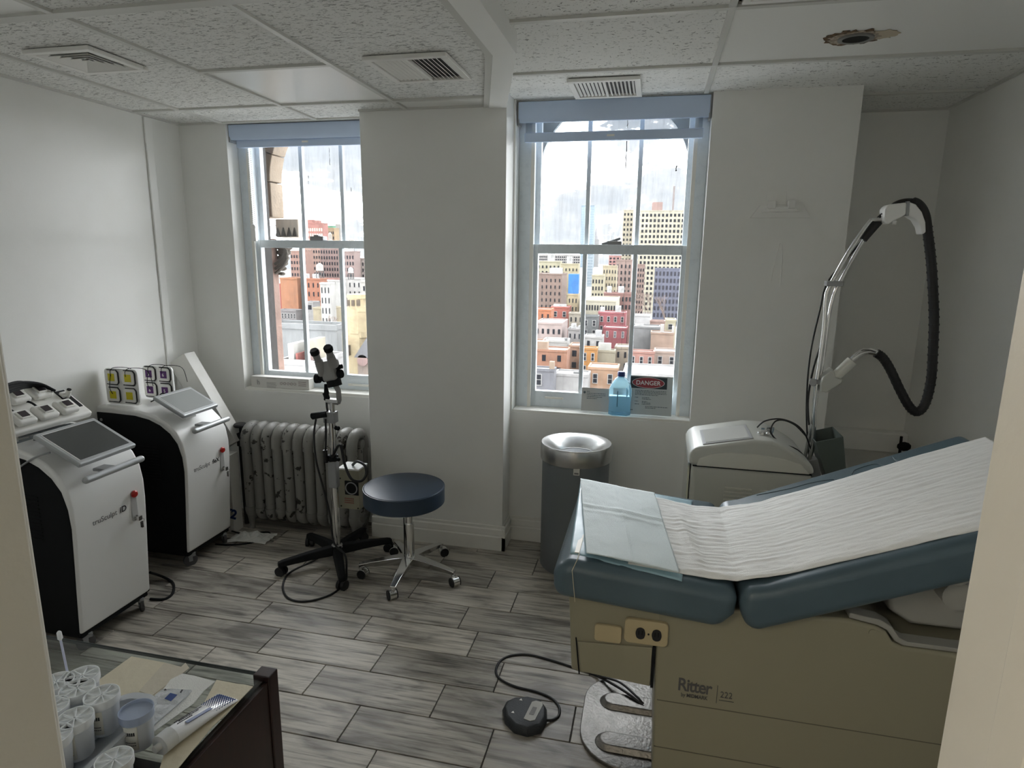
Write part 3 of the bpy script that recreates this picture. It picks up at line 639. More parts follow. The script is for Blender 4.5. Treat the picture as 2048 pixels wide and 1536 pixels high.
B(1223, 1229, 465, 0, (.40, .42, .43), 'faint pale tower between the spire and the cream high rise'+RW, D=2300, cat='skyscraper', name='far_skyscraper', depth=30)
B(1166, 1186, 508, 0, (.26, .33, .38), 'blue grey glass block just under the sash rail'+RW, (6, 14, 4, .6, .6, 2), D=900, joined=True, wm=cm((.4, .46, .5)))
B(1218, 1262, 512, 0, (.42, .22, .20), 'pink red block high under the sash rail'+RW, (6, 6, 4, .4, .5, 2), D=800, joined=True)
B(1070, 1160, 510, 0, (.40, .38, .36), 'hazy grey white blocks along the skyline'+RW, (22, 8, 4, .5, .5, 2), D=1000, joined=True)
# --- left window
B(530, 673, 657, -16, (.30, .31, .31), 'large blank grey wall of a low building'+LW, D=95, depth=26, para=.8)
B(556, 630, 728, -26, (.45, .44, .43), 'white rooftops with vents below the grey wall'+LW, depth=8, D=70, bulk=((.2, .35, .1, .6, 2.4, 'bulkhead', (.55, .54, .5)), (.55, .7, .2, .7, 2.8, 'bulkhead', (.5, .46, .36)), (.4, .45, .1, .4, 1.2, 'vent_box', (.35, .1, .08)), (.75, .8, .1, .4, 1.4, 'vent_box', (.3, .2, .18))))
tw = thing('church_tower', 'yellow stone octagonal church tower with arched openings'+LW, 'church tower', (*at(706, 700, 88).xy, GZ))
YST = mat('yellow_sandstone', (.20, .165, .10), .9, var=(.5, (.14, .11, .065), .4, .7), bump=(4, .3))
p = at(706, 700, 88)
def octa(px0, px1, py0, py1, nm, Y=88, taper=1.0):
    a = at(px0, py1, Y); b = at(px1, py0, Y); cx = (a.x+b.x)/2; r_ = abs(b.x-a.x)/2/.95
    vz = min(a.z, b.z); vt = max(a.z, b.z)
    pts = [(math.cos(math.pi/8+k*math.pi/4), math.sin(math.pi/8+k*math.pi/4)) for k in range(8)]
    v = [(cx+q[0]*r_, Y+r_+q[1]*r_, vz) for q in pts] + [(cx+q[0]*r_*taper, Y+r_+q[1]*r_*taper, vt) for q in pts]
    mb = MB().add(v, [tuple(range(8))[::-1], tuple(range(8, 16))] + [(i, (i+1) % 8, 8+(i+1) % 8, 8+i) for i in range(8)])
    return obj(nm, mb, YST, tw), cx, r_, Y
octa(678, 736, 671, 800, 'lower_stage'); octa(672, 742, 665, 674, 'cornice'); octa(688, 726, 622, 667, 'shaft'); octa(684, 730, 616, 623, 'cornice'); o_, cx, r_, YY = octa(690, 722, 596, 617, 'belfry'); octa(686, 727, 590, 597, 'cornice')
for k in range(3):
    a = at(697+k*9, 612, 88); obj('arched_opening', MB().box(a.x-.22, a.x+.22, 87.9+.2*abs(k-1), 88.6, a.z, a.z+.9), cm((.12, .09, .06)), tw)
a = at(697, 690, 88); obj('arched_opening', MB().box(a.x-.2, a.x+.2, 87.7, 88.6, a.z-1.6, a.z), cm((.12, .09, .06)), tw)
gh = thing('gothic_house', 'grey slate gabled chapel roof beside the church tower'+LW, 'building', (*at(735, 720, 80).xy, GZ))
a = at(714, 700, 80); b = at(770, 700, 80)
obj('wall', MB().box(a.x, b.x, 80, 92, GZ, a.z-1), cm((.30, .24, .20)), gh)
obj('gable_roof', MB().prism([(a.x-.3, a.z-1), (b.x+.3, a.z-1), ((a.x+b.x)/2, a.z+2.4)], 'y', 79.6, 92), cm((.17, .17, .18)), gh)
a = at(727, 720, 80); obj('rose_window', MB().cyl((a.x, 79.6, a.z), (a.x, 80.2, a.z), .8, 16), cm((.36, .24, .22)), gh)
B(560, 594, 558, -9, (.42, .19, .10), 'wide orange brick building with a blank side wall'+LW, depth=16)
B(603, 640, 559, -9, (.41, .17, .10), 'orange brick tenement with rows of windows'+LW, (4, 4, 3.6, .26, .5, 1.4), bulk=((.0, .25, .1, .4, 2.2), (.55, .75, .1, .5, 2.2)))
B(640, 660, 568, -9, (.52, .51, .48), 'white tenement with tall dark windows'+LW, (3, 4, 3.6, .26, .55, 1.2))
B(655, 682, 562, -9, (.54, .53, .50), 'white blank walled building with a brown roof band'+LW, bulk=((0, 1, 0, .3, 1.0, 'cornice', (.35, .16, .13)),))
B(686, 722, 558, -9, (.53, .52, .49), 'white building with two dark windows behind the church tower'+LW, (4, 3, 3.6, .24, .5, 1.6))
B(722, 745, 564, -9, (.50, .48, .44), 'pale house at the right edge'+LW, (2, 3, 3.6, .3, .5, 1.6))
B(664, 681, 597, -15, (.29, .25, .23), 'narrow grey brown house in front of the white buildings'+LW, (2, 5, 3.2, .35, .5, 1.0), D=230)
B(712, 737, 607, -17, (.40, .24, .15), 'small brick house right of the church belfry'+LW, (3, 3, 3.4, .35, .5, 1.0), wframe=True, D=200)
B(548, 560, 570, -12, (.42, .09, .08), 'red house beside the stone pilaster'+LW, (2, 4, 3.4, .35, .5, 1.2))
B(556, 592, 622, -20, (.26, .24, .24), 'dark low row with a line of arched windows'+LW, (6, 1, 3.4, .4, .5, 1.0), wframe=True)
B(556, 600, 640, -24, (.44, .40, .34), 'low cream roofs beneath the dark window row'+LW, bulk=((.1, .4, .1, .5, 1.5, 'bulkhead', (.5, .48, .44)), (.6, .8, .2, .6, 1.6, 'bulkhead', (.45, .4, .34))))
B(609, 626, 606, -17, (.38, .37, .36), 'small grey garage box below the orange tenement'+LW, (1, 1, 3.0, .6, .55, .8))
B(626, 664, 618, -18, (.44, .38, .26), 'sandy yellow low wall below the white tenement'+LW, depth=24)
B(608, 664, 645, -25, (.38, .30, .26), 'parked rooftop clutter and low brick sheds'+LW, bulk=((.3, .4, .1, .4, 1.4, 'bulkhead', (.35, .12, .1)), (.5, .8, .1, .5, 1.8, 'bulkhead', (.5, .48, .46))))
B(580, 612, 503, 14, (.34, .20, .16), 'reddish brown tower behind the stone capital'+LW, (6, 8, 3.1, .35, .45, 1.8), joined=True, D=300)
B(600, 640, 494, 16, (.40, .26, .21), 'pinkish tan apartment tower with many windows'+LW, (8, 9, 3.1, .35, .45, 1.8), joined=True, D=330)
B(640, 676, 494, 16, (.28, .19, .17), 'dark brown apartment tower left of the muntin'+LW, (7, 9, 3.1, .35, .5, 1.8), joined=True, D=320, bulk=((.4, .6, 0, .5, 8, 'tank'),))
B(686, 708, 504, 10, (.33, .24, .22), 'brown apartment block right of the muntin'+LW, (4, 8, 3.1, .3, .5, 1.8), joined=True, D=300, bulk=((.3, .85, .1, .6, 7, 'tank'),))
B(706, 745, 518, 8, (.36, .30, .27), 'stepped grey brown block at the right edge'+LW, (7, 7, 3.1, .3, .5, 1.8), joined=True, D=310)
for px, py, s_, lb in ((640, 548, 1.0, 'white wooden rooftop water tank above the white tenement'), (702, 551, .75, 'small white rooftop water tank right of the muntin')):
    a = at(px, py, 175); t = thing('water_tower', lb+LW, 'water tank', (a.x, a.y, a.z)); r_ = 1.05*s_
    obj('tank', MB().lathe([(r_, a.z+1.0*s_), (r_, a.z+2.6*s_), (.1, a.z+3.3*s_)], (a.x, a.y, 0), 16), cm((.50, .49, .46)), t, smooth=40)
    for sx in (-1, 1):
        for s2 in (-1, 1): obj('leg', MB().box(a.x+sx*r_*.7-.1, a.x+sx*r_*.7+.1, a.y+s2*r_*.7-.1, a.y+s2*r_*.7+.1, a.z-1.2, a.z+1.0*s_), IRON, t)
B(609, 645, 447, 0, (.40, .18, .15), 'pink red tower top with two small gables above the sash rail'+LW, (8, 6, 3.3, .45, .5, 3), D=380, joined=True, wm=cm((.85, .75, .6)), bulk=((.15, .45, 0, .5, 2.5, 'gable', (.40, .18, .15)), (.6, .8, 0, .5, 2, 'gable', (.40, .18, .15))))
B(645, 668, 457, 0, (.42, .30, .18), 'orange and green topped block right of the gabled tower'+LW, (6, 5, 3.3, .4, .5, 2), D=400, joined=True, bulk=((.4, .9, 0, .6, 2, 'bulkhead', (.14, .34, .22)),))
a = at(674, 470, 420); t = thing('city_silo', 'round grey rooftop cylinder right of the gabled tower'+LW, 'tower', (a.x, 420, GZ)); obj('shell', MB().cyl((a.x, 422, GZ), (a.x, 422, at(674, 448, 422).z), 1.8, 16), cm((.33, .31, .28)), t, smooth=40)
a = at(728, 650, 150); t = thing('blue_tarp', 'crumpled blue tarp over a scaffold behind the church tower'+LW, 'tarp', (a.x, 150, a.z-4))
obj('cloth', MB().grid(9, 9, lambda u, v: Vector((a.x-1+u*2.4, 150+random.uniform(-.3, .3), a.z-2.6+v*4.6))), mat('blue_tarp', (.006, .04, .16), .5), t, solid=.05)
rows = []
for a_, k_ in SPEC:
    D = k_.get('D') or atz((a_[0]+a_[1])/2, a_[2], a_[3]).y
    rows.append([D, k_.get('depth', 7), a_, dict(k_)])
rows.sort(key=lambda q: q[0])
for i, q in enumerate(rows):                          # keep neighbouring blocks clear of each other
    for j in range(i):
        w = rows[j]
        if w[2][0] < q[2][1]+2 and w[2][1] > q[2][0]-2 and q[0] < w[0]+4.5: q[0] = w[0]+4.5
rows.sort(key=lambda q: q[0])
for i, q in enumerate(rows):
    for w in rows[i+1:]:
        if w[2][0] < q[2][1]+2 and w[2][1] > q[2][0]-2: q[1] = min(q[1], w[0]-q[0]-.8)
    if q[2][0] < 740 and q[2][1] > 670 and q[0] < 100: q[1] = min(q[1], 5)
    q[3]['D'] = q[0]; q[3]['depth'] = max(q[1], 2.5); bld(*q[2], **q[3])
# bare winter trees
BARK = mat('bare_branches', (.12, .09, .075), .9)
def tree(px, py, Y, h, label, seed):
    rnd = random.Random(seed); a = at(px, py, Y); t = thing('bare_tree', label, 'tree', (a.x, Y, a.z-h)); mb = MB()
    def br(p, d, l, r_, k):
        q = p + d*l; mb.tube([p, q], [r_, r_*.6], 4, cap=False)
        if k == 0: return
        for _ in range(3):
            nd = (d + Vector((rnd.uniform(-.7, .7), rnd.uniform(-.7, .7), rnd.uniform(-.1, .6)))).normalized(); br(q, nd, l*.68, r_*.55, k-1)
    br(Vector((a.x, Y, a.z-h)), Vector((0, 0, 1)), h*.36, h*.022, 4)
    obj('branches', mb, BARK, t)
tree(1252, 600, 300, 22, 'bare brown winter tree right of the dull red block'+RW, 1); tree(1275, 572, 340, 26, 'bare winter tree at the foot of the cream high rise'+RW, 2)
tree(1300, 580, 330, 26, 'bare winter tree in front of the blue grey block, left side'+RW, 3); tree(1335, 584, 330, 24, 'bare winter tree in front of the blue grey block, right side'+RW, 4)
tree(622, 640, 120, 9, 'bare tree on the sandy lot'+LW, 5); tree(652, 625, 140, 9, 'slender bare tree beside the grey brown house'+LW, 6)
# ================================================================ THINGS IN THE ROOM
PI = math.pi
def caster(parent, x, y, z, ang, r=.034, w=.02, tm=RUB, fm=CHROME, hood=False, name='caster'):
    """swivel caster, axle height r, top at z"""
    M = Matrix.Translation((x, y, 0)) @ Matrix.Rotation(ang, 4, 'Z')
    f_ = MB(); f_.tube([M @ Vector((0, 0, z)), M @ Vector((0, 0, z-.012))], .011, 10); f_.tube([M @ Vector((0, 0, z-.01)), M @ Vector((-.006, 0, r*1.9))], .008, 8)
    if hood: f_.tube([M @ Vector((-.016, -w*.95, r)), M @ Vector((-.016, w*.95, r))], [r*1.03]*2, 18)
    else: f_.box(-.03, .008, -w*.75, w*.75, r*1.5, r*1.95, M); f_.box(-.028, -.008, -w*.8, -w*.6, r*.8, r*1.6, M); f_.box(-.028, -.008, w*.6, w*.8, r*.8, r*1.6, M)
    o = obj(name, f_, fm, parent, bevel=.0015, seg=1)
    wh = MB()
    if hood:
        for s in (-1, 1): wh.tube([M @ Vector((-.016, s*w*.6, r)), M @ Vector((-.016, s*w*1.25, r))], [r, r*.96], 18)
    else: wh.tube([M @ Vector((-.018, -w*.5, r)), M @ Vector((-.018, w*.5, r))], r, 18)
    obj('wheel', wh, tm, o, smooth=40)
    return o

# ---------------------------------------------------------------- two body contouring machines by the left wall
def console(x0, ya, yb, sc, brand, label, scr, hdl):
    t = thing('treatment_console', label, 'medical machine', (x0-.28, (ya+yb)/2, 0), 'white treatment consoles on casters by the left wall')
    Z = lambda z: .09 + (z-.09)*sc
    front = [(0, .09), (.012, .26), (.024, .42), (.034, .577), (.034, .66), (.022, .735), (-.008, .795), (-.06, .845), (-.13, .882), (-.22, .905), (-.40, .915), (-.565, .915)]
    inner = [(-.004, .075), (.008, .26), (.020, .42), (.030, .577), (.026, .66), (.005, .735), (-.035, .79), (-.09, .832), (-.155, .86), (-.24, .876), (-.40, .882), (-.565, .882)]
    shell = [(x0+a, Z(b)) for a, b in front] + [(x0-.565, .09)]
    obj('shell', MB().prism(shell, 'y', ya, yb), WHITE, t, bevel=.014, seg=3, smooth=25)
    side = [(x0+a-.006, Z(b) if b > .09 else .082) for a, b in inner] + [(x0-.55, .082)]
    for yy, s in ((ya-.0035, 1), (yb+.0035, -1)):
        obj('side_panel', MB().prism(side, 'y', *sorted((yy, yy+s*.012))), BLACK, t, bevel=.003, seg=1)
        if s > 0:
            v = MB()
            for k in range(12):
                zz = Z(.70-k*.017); v.box(x0-.33, x0-.12, yy-.0035, yy+.001, zz, zz+.007)
            obj('vent_slats', v, BLACK, t, kind='stuff')
            obj('side_screw', MB().cyl((x0-.46, yy-.002, Z(.84)), (x0-.46, yy+.001, Z(.84)), .008, 14), GREYP, t)
    obj('base', MB().box(x0-.55, x0-.01, ya+.01, yb-.01, .066, .094), BLACK, t, bevel=.004)
    for xx in (x0-.012, x0-.50):
        for yy, a in ((ya+.05, 1.0), (yb-.05, -.6)): caster(t, xx, yy, .074, a, .036, .014, mat('caster_rubber_grey', (.09, .09, .095), .5), GREYP)
    # tablet
    A, B_, D_ = Vector(scr[0]), Vector(scr[1]), Vector(scr[2]); U = B_-A; V = D_-A; nrm = U.cross(V).normalized(); nrm = nrm if nrm.z > 0 else -nrm
    Mx = Matrix((U.normalized(), V.normalized(), nrm)).transposed().to_4x4(); Mx.translation = A
    tb = obj('tablet', MB().box(0, U.length, 0, V.length, -.022, 0, Mx), SILV, t, bevel=.007, seg=3)
    obj('screen', MB().box(.02, U.length-.02, .022, V.length-.022, -.001, .0012, Mx), SCREEN if brand == 'iD' else SCREEN2, tb)
    obj('screen_bevel', MB().box(.017, U.length-.017, .019, .022, 0, .0014, Mx).box(.017, .02, .02, V.length-.02, 0, .0014, Mx), WHITE, tb)
    c = A+U*.5+V*.42; obj('tablet_mount', MB().tube([c-nrm*.02, (c.x-.015, c.y, Z(.86))], [.028, .04], 16).box(c.x-.06, c.x+.03, c.y-.04, c.y+.04, Z(.84), Z(.875)), WHITE, t, bevel=.003)
    # push bar
    hx, hz_, h0, h1 = hdl
    b_ = obj('push_handle', MB().tube([(hx, h0+.012, hz_), (hx, h1-.012, hz_)], .0145, 18).sphere((hx, h0+.012, hz_), .0145, 14).sphere((hx, h1-.012, hz_), .0145, 14), SILV, t, smooth=50)
    hm = (h0+h1)/2
    obj('handle_arm', MB().box(hx-.085, hx-.004, hm-.03, hm+.03, hz_-.008, hz_+.006), GREYP, b_, bevel=.004)
    # emergency stop recess with key switch
    yc = yb-.075; fx = lambda z: x0+.034 - max(0, .6-z)*.07 + .002
    zt, zb = Z(.615), Z(.50)
    rc = []
    for k in range(13): rc.append((yc+.017*math.cos(PI*k/12), zt+.017*math.sin(PI*k/12)))
    for k in range(13): rc.append((yc-.017*math.cos(PI*k/12), zb-.017*math.sin(PI*k/12)))
    pn = obj('control_recess', MB().prism(rc, 'x', fx(.55)-.01, fx(.55)+.003), mat('recess_plastic', (.50, .50, .49), .35), t, bevel=.003)
    obj('stop_button', MB().lathe([(.0155, 0), (.0165, .007), (.011, .013)], (fx(.6)+.002, yc, zt), 20, Matrix.Rotation(R(90), 4, 'Y')), RED, pn, smooth=40)
    obj('key_switch', MB().cyl((fx(.5), yc, zb), (fx(.5)+.009, yc, zb), .012, 20), CHROME, pn, smooth=40)
    ky = MB(); ky.box(fx(.5)+.008, fx(.5)+.026, yc-.001, yc+.001, zb-.004, zb+.004).box(fx(.5)+.02, fx(.5)+.032, yc-.010, yc+.010, zb-.010, zb+.010)
    ky.tube([(fx(.5)+.03+.008*math.cos(a), yc+.012+.003*math.sin(a), zb-.016+.010*math.sin(a)) for a in [k*PI/6 for k in range(13)]], .001, 6)
    ky.box(fx(.5)+.024, fx(.5)+.027, yc+.008, yc+.018, zb-.052, zb-.020).box(fx(.5)+.028, fx(.5)+.030, yc-.002, yc+.008, zb-.046, zb-.018)
    obj('keys', ky, CHROME, pn)
    # lettering on the curved front
    def wr(s, y, z, size, m_, bold=0): return text('lettering', s, size, (x0+.0375-max(0, .6-z)*.074, y, z), (0, 1, 0), (.07, 0, 1), m_, t, bold=bold, label='grey product lettering')
    GP = mat('pale_grey_print', (.22, .22, .22), .6)
    wr('truSculpt', ya+.088 if brand == 'iD' else ya+.058, Z(.555), .0345, GP)
    wr(brand, ya+.230 if brand == 'iD' else ya+.205, Z(.555), .038 if brand == 'iD' else .034, INK, .0006)
    return t
c1 = console(-2.296, 1.95, 2.335, 1.0, 'iD', 'nearer white console with black side panels, dark tablet screen and six applicator pads',
        ((-2.417, 1.965, .966), (-2.417, 2.252, .966), (-2.203, 1.965, .858)), (-2.197, .787, 1.965, 2.272))
c2 = console(-2.386, 2.70, 3.06, .962, 'fleX', 'farther white console with a pale tablet screen, under the yellow and purple pads',
        ((-2.521, 2.715, .955), (-2.521, 2.985, .955), (-2.343, 2.715, .862)), (-2.302, .778, 2.72, 3.005))
# applicator tray resting on the nearer console
tf = (-2.512, .962); bkp = at(128, 777, 2.34); tb_ = (bkp.x, bkp.z)
tray = thing('applicator_tray', 'white tilted tray holding applicator pads above the nearer console', 'tray', (-2.66, 2.145, .92))
dv = Vector((tb_[0]-tf[0], 0, tb_[1]-tf[1])); dl = dv.length; dn = dv.normalized(); nn_ = Vector((-dn.z, 0, dn.x)); nn_ = nn_ if nn_.z > 0 else -nn_
TM = Matrix((Vector((0, 1, 0)), dn, nn_)).transposed().to_4x4(); TM.translation = (tf[0], 1.95, tf[1])
obj('tray_plate', MB().box(-.02, .395, 0, dl, -.035, 0, TM), WHITE2, tray, bevel=.012, seg=3)
obj('tray_stand', MB().box(-2.70, -2.60, 2.02, 2.28, .90, 1.02).box(-2.78, -2.52, 2.0, 2.3, .885, .905), WHITE2, tray, bevel=.006)
PADL = ['third', 'second', 'first']
idx = 0
for r_, v0 in ((0, .055), (1, .175)):
    for k in range(3):
        u = .095 + k*.102 + (-.035 if r_ else 0) ; u = u-.045
        nm = ('front' if r_ == 0 else 'back')
        pd = thing('applicator_pad', 'white puck applicator with dark square window, %s from the right in the tray\'s %s row' % (['third', 'second', 'first'][k], nm), 'applicator', TM @ Vector((u+.035, v0, .0)), 'applicator pads in the tray')
        obj('pad_body', MB().box(u-.008, u+.078, v0-.040, v0+.040, .004, .034, TM), WHITE2, pd, bevel=.013, seg=3)
        obj('pad_cap', MB().box(u+.012, u+.058, v0-.022, v0+.022, .030, .040, TM), WHITE2, pd, bevel=.004)
        obj('pad_window', MB().box(u+.018, u+.052, v0-.015, v0+.017, .039, .0415, TM), mat('pad_window_dark', (.04, .03, .035), .3), pd)
        if k < 2 or r_: 
            p0 = TM @ Vector((u+.03, v0+.042, .02)); obj('pad_cable', MB().tube(smoothpath([p0, p0+Vector((-.03, -.01, .02)), p0+Vector((-.08, -.03, .012)), p0+Vector((-.13, -.06, -.03))], 5), .0045, 7), BLACK, pd)
for k in range(4):
    p0 = TM @ Vector((.0+.07*k, .24, .0)); q = smoothpath([p0, p0+Vector((-.0, -.03, .045-.006*k)), p0+Vector((.02, -.16, .045)), p0+Vector((.03, -.34, .0))], 6)
cab = MB()
for k in range(4):
    cab.tube(smoothpath([at(110-k*6, 782, 2.25), at(80-k*4, 768+k*2, 2.2), at(40, 765+k*4, 2.1), at(0, 775+k*6, 1.98), at(-30, 800+k*6, 1.9)], 6), .0065, 7)
tag(obj('cable_bundle', cab, BLACK), 'bundle of black cables arching behind the applicator pads', 'cable', kind='thing')
hp = thing('handpiece', 'small white cylinder handpiece with a dark cap standing at the tray corner', 'handpiece', at(133, 800, 2.31))
a, b = at(132, 800, 2.31), at(138, 780, 2.31)
obj('body', MB().cyl(a, b, .011, 16), WHITE2, hp, smooth=40); obj('cap', MB().cyl(b, b+(b-a).normalized()*.005, .009, 16), BLACK, hp, smooth=40)
obj('holder', MB().prism([(.34, .08), (.385, .10), (.375, .20), (.345, .18)], 'z', .001, .004), BLACK, tray) if False else None
obj('slot', MB().box(.33, .38, .05, .17, -.001, .003, TM), BLACK, tray, bevel=.001, seg=1)
obj('clip', MB().box(.335, .375, .12, .15, .002, .016, TM), WHITE2, tray, bevel=.003)
# coiled leads under the tablet
ld = MB(); rr = random.Random(3)
for k in range(7):
    ld.tube(smoothpath([(-2.50+rr.uniform(-.05, .02), 1.98+k*.03, .915), (-2.45, 2.0+rr.uniform(-.02, .1), .93+rr.uniform(0, .02)), (-2.42+rr.uniform(-.03, .03), 2.1+rr.uniform(-.05, .1), .905), (-2.52, 2.2+rr.uniform(-.1, .05), .93), (-2.60, 2.05+k*.02, .915)], 6), .004, 6)
tag(obj('lead_tangle', ld, GREYC), 'tangle of dark leads between the tray and the nearer tablet', 'cable')
tc_ = MB()
tc_.tube(smoothpath([at(100, 905, 1.955), at(70, 915, 1.945), at(30, 940, 1.94)], 6), .004, 8)
tag(obj('grey_lead', tc_, GREYP), 'thin grey lead hanging over the nearer black side panel', 'cable')

# pad holders on the farther console
def holder(o, w, h, cols, pcol, m_, label, dig, seed):
    t = thing('pad_holder', label, 'pad holder', (o[0]+w/2, o[1], o[2]), 'upright holders of square contact pads')
    obj('plate', MB().box(o[0], o[0]+w, o[1], o[1]+.012, o[2], o[2]+h), WHITE, t, bevel=.012, seg=3) if False else obj('plate', MB().prism(rrect(o[0], o[0]+w, o[2], o[2]+h, .022), 'y', o[1], o[1]+.012), WHITE, t, bevel=.002)
    rnd = random.Random(seed)
    for c_ in range(2):
        for r2 in range(2):
            x = o[0]+w*(.25+.5*c_); z = o[2]+h*(.27+.49*r2)
            pd = obj('contact_pad', MB().prism(rrect(x-.037, x+.037, z-.036, z+.036, .016), 'y', o[1]-.010, o[1]), WHITE2, t, bevel=.002)
            obj('label_square', MB().box(x-.020, x+.020, o[1]-.0115, o[1]-.009, z-.020, z+.020), m_, pd)
            rg = MB(); e = .040
            rg.tube([(x-e+.006, o[1]-.005, z-e+.002), (x+e-.01, o[1]-.005, z-e), (x+e, o[1]-.005, z-e+.012), (x+e, o[1]-.005, z+e-.014), (x+e-.012, o[1]-.005, z+e), (x-e+.012, o[1]-.005, z+e)], .0026, 6)
            obj('clip', rg, BLACK, pd)
            if dig: text('numeral', dig[c_*2+r2], .026, (x-.008, o[1]-.012, z-.010), (1, 0, 0), (0, 0, 1), WHITE, pd)
    wr_ = MB()
    for k in range(2):
        x = o[0]+w*(.25+.45*k); wr_.tube(smoothpath([(x, o[1]-.012, o[2]+h*.8), (x+.02, o[1]-.03, o[2]+h*.98), (x+.05, o[1]-.02, o[2]+h+.012), (x+.09, o[1]+.04, o[2]+h*.95), (x+.10, o[1]+.06, o[2]+h*.5)], 6), .0017, 5)
    wr_.tube(smoothpath([(o[0]+w*.25, o[1]-.012, o[2]+h*.85), (o[0]+w*.27, o[1]-.03, o[2]+h*.5), (o[0]+w*.25, o[1]-.012, o[2]+h*.3)], 6), .0017, 5)
    obj('wires', wr_, BLACK, t)
    return t
def rrect(x0, x1, z0, z1, r_, n=5):
    out = []
    for cx, cz, a0 in ((x1-r_, z1-r_, 0), (x0+r_, z1-r_, 90), (x0+r_, z0+r_, 180), (x1-r_, z0+r_, 270)):
        for k in range(n+1): a = R(a0+90*k/n); out.append((cx+r_*math.cos(a), cz+r_*math.sin(a)))
    return out
holder((-2.848, 2.75, .888), .208, .195, 2, None, YEL, 'upright white holder with four yellow centred pads', None, 1)
holder((-2.765, 2.92, .888), .192, .185, 2, None, PURP, 'upright white holder with four purple numbered pads behind the yellow ones', ['6', '5', '5', '6'], 2)
tag(obj('wire_tangle', MB().tube(smoothpath([(-2.62, 2.80, .90), (-2.58, 2.86, .92), (-2.60, 2.95, .895), (-2.54, 2.9, .905), (-2.57, 2.82, .895)], 6), .003, 6).tube(smoothpath([(-2.6, 2.82, .9), (-2.63, 2.9, .925), (-2.56, 2.93, .90)], 6), .003, 6), BLACK), 'loose black wires at the foot of the purple pad holder', 'cable')

# ---------------------------------------------------------------- carton leaning in the corner
lc = thing('leaning_carton', 'long white carton leaning against the wall behind the farther console', 'carton', (-2.42, 3.34, .45))
tl, tr_, bl_ = Vector((-2.719-.04, 1.100)), Vector((-2.719-.04, 1.100)), None
P0 = Vector((-2.757, 1.092)); P1 = Vector((-2.445, .56)); ax = (P1-P0).normalized(); nx = Vector((ax.y, -ax.x)); nx = nx if nx.x < 0 else -nx
Q = [P0, P1, P1+nx*.135, P0+nx*.135]
obj('box', MB().prism([tuple(q) for q in Q], 'y', 3.24, 3.33), CARD, lc, bevel=.002)
# second carton and bag on the floor between console and radiator
fc = thing('floor_carton', 'white carton with navy lettering on the floor behind the farther console', 'carton', (-2.60, 3.27, 0))
obj('box', MB().box(-2.80, -2.435, 3.15, 3.235, 0, .50), CARD, fc, bevel=.003)
text('lettering', 'Y2', .085, (-2.512, 3.147, .11), (1, 0, -.15), (.15, 0, 1), BLUEINK, fc, shear=.2, bold=.003, label='navy handwritten letters')
tis = MB().grid(12, 10, lambda u, v: Vector((-2.40+u*.24, 3.02+v*.13+.03*u, .006+.045*abs(math.sin(u*9+v*4))*math.sin(PI*u)*math.sin(PI*v)+.012*abs(math.sin(v*11+u*3)))))
tag(obj('crumpled_paper', tis, TOWEL, solid=.001), 'crumpled white paper on the floor in front of the radiator valve', 'paper')
tag(obj('power_cord', MB().tube(smoothpath([(-2.42, 3.10, .04), (-2.36, 3.14, .012), (-2.24, 3.20, .008), (-2.20, 3.13, .008), (-2.26, 3.04, .008), (-2.36, 2.99, .008), (-2.44, 2.98, .008)], 8), .005, 8), BLACK), 'black cord looping around the crumpled paper by the radiator', 'cord')
tag(obj('power_cord', MB().tube(smoothpath([atz(300, 1145, .09), atz(322, 1152, .02), atz(345, 1165, .008), atz(346, 1185, .008), atz(330, 1198, .008), atz(300, 1198, .012)], 8), .0065, 8), BLACK), 'thick black cord looping out from under the nearer console', 'cord')

# ---------------------------------------------------------------- radiator
RADM = mat('chipped_radiator_paint', (.27, .265, .245), .42, bump=(45, .25), var=(17, (.03, .026, .022), .60, .615)); per_object(RADM)
rad = thing('radiator', 'old cast iron radiator with chipped grey white paint under the left window', 'radiator', (-2.04, 3.32, 0))
ns = 11; rx0, rx1 = -2.415, -1.645; sec = None
for k in range(ns):
    x = rx0 + (rx1-rx0)*(k+.5)/ns
    if sec is None:
        mb = MB(); w = .033; 
        for yy in (3.25, 3.32, 3.39):
            mb.tube(smoothpath([(x, yy, .11), (x, yy, .14), (x, yy, .3), (x, yy, .5), (x, yy, .56)], 3), [.031]*13, 14)
        top = smoothpath([(x, 3.245, .54), (x, 3.252, .60), (x, 3.29, .640), (x, 3.35, .640), (x, 3.388, .60), (x, 3.395, .54)], 4); mb.tube(top, .034, 14)
        bot = smoothpath([(x, 3.245, .15), (x, 3.252, .11), (x, 3.29, .085), (x, 3.35, .085), (x, 3.388, .11), (x, 3.395, .15)], 4); mb.tube(bot, .033, 14)
        mb.cyl((x-.036, 3.32, .585), (x+.036, 3.32, .585), .028, 12); mb.cyl((x-.036, 3.32, .12), (x+.036, 3.32, .12), .028, 12)
        if True:
            so = obj('section', mb, RADM, rad, smooth=50); sec = so
    else:
        o = bpy.data.objects.new('section', sec.data); C.objects.link(o); o.parent = rad; o.location = sec.location + Vector((x-(rx0+(rx1-rx0)*.5/ns), 0, 0))
for x in (rx0+.035, rx1-.035):
    for yy in (3.25, 3.39): obj('foot', MB().tube([(x, yy, .11), (x, yy, .02), (x, yy-.01, 0)], [.028, .016, .024], 10), RADM, rad, smooth=50)
vl = obj('valve', MB().cyl((-2.452, 3.30, 0), (-2.452, 3.30, .60), .018, 12).cyl((-2.452, 3.30, .52), (-2.452, 3.30, .60), .026, 12).cyl((-2.452, 3.30, .555), (-2.40, 3.31, .56), .018, 12).cyl((-2.452, 3.30, .60), (-2.452, 3.30, .64), .009, 8), IRON, rad, smooth=40)
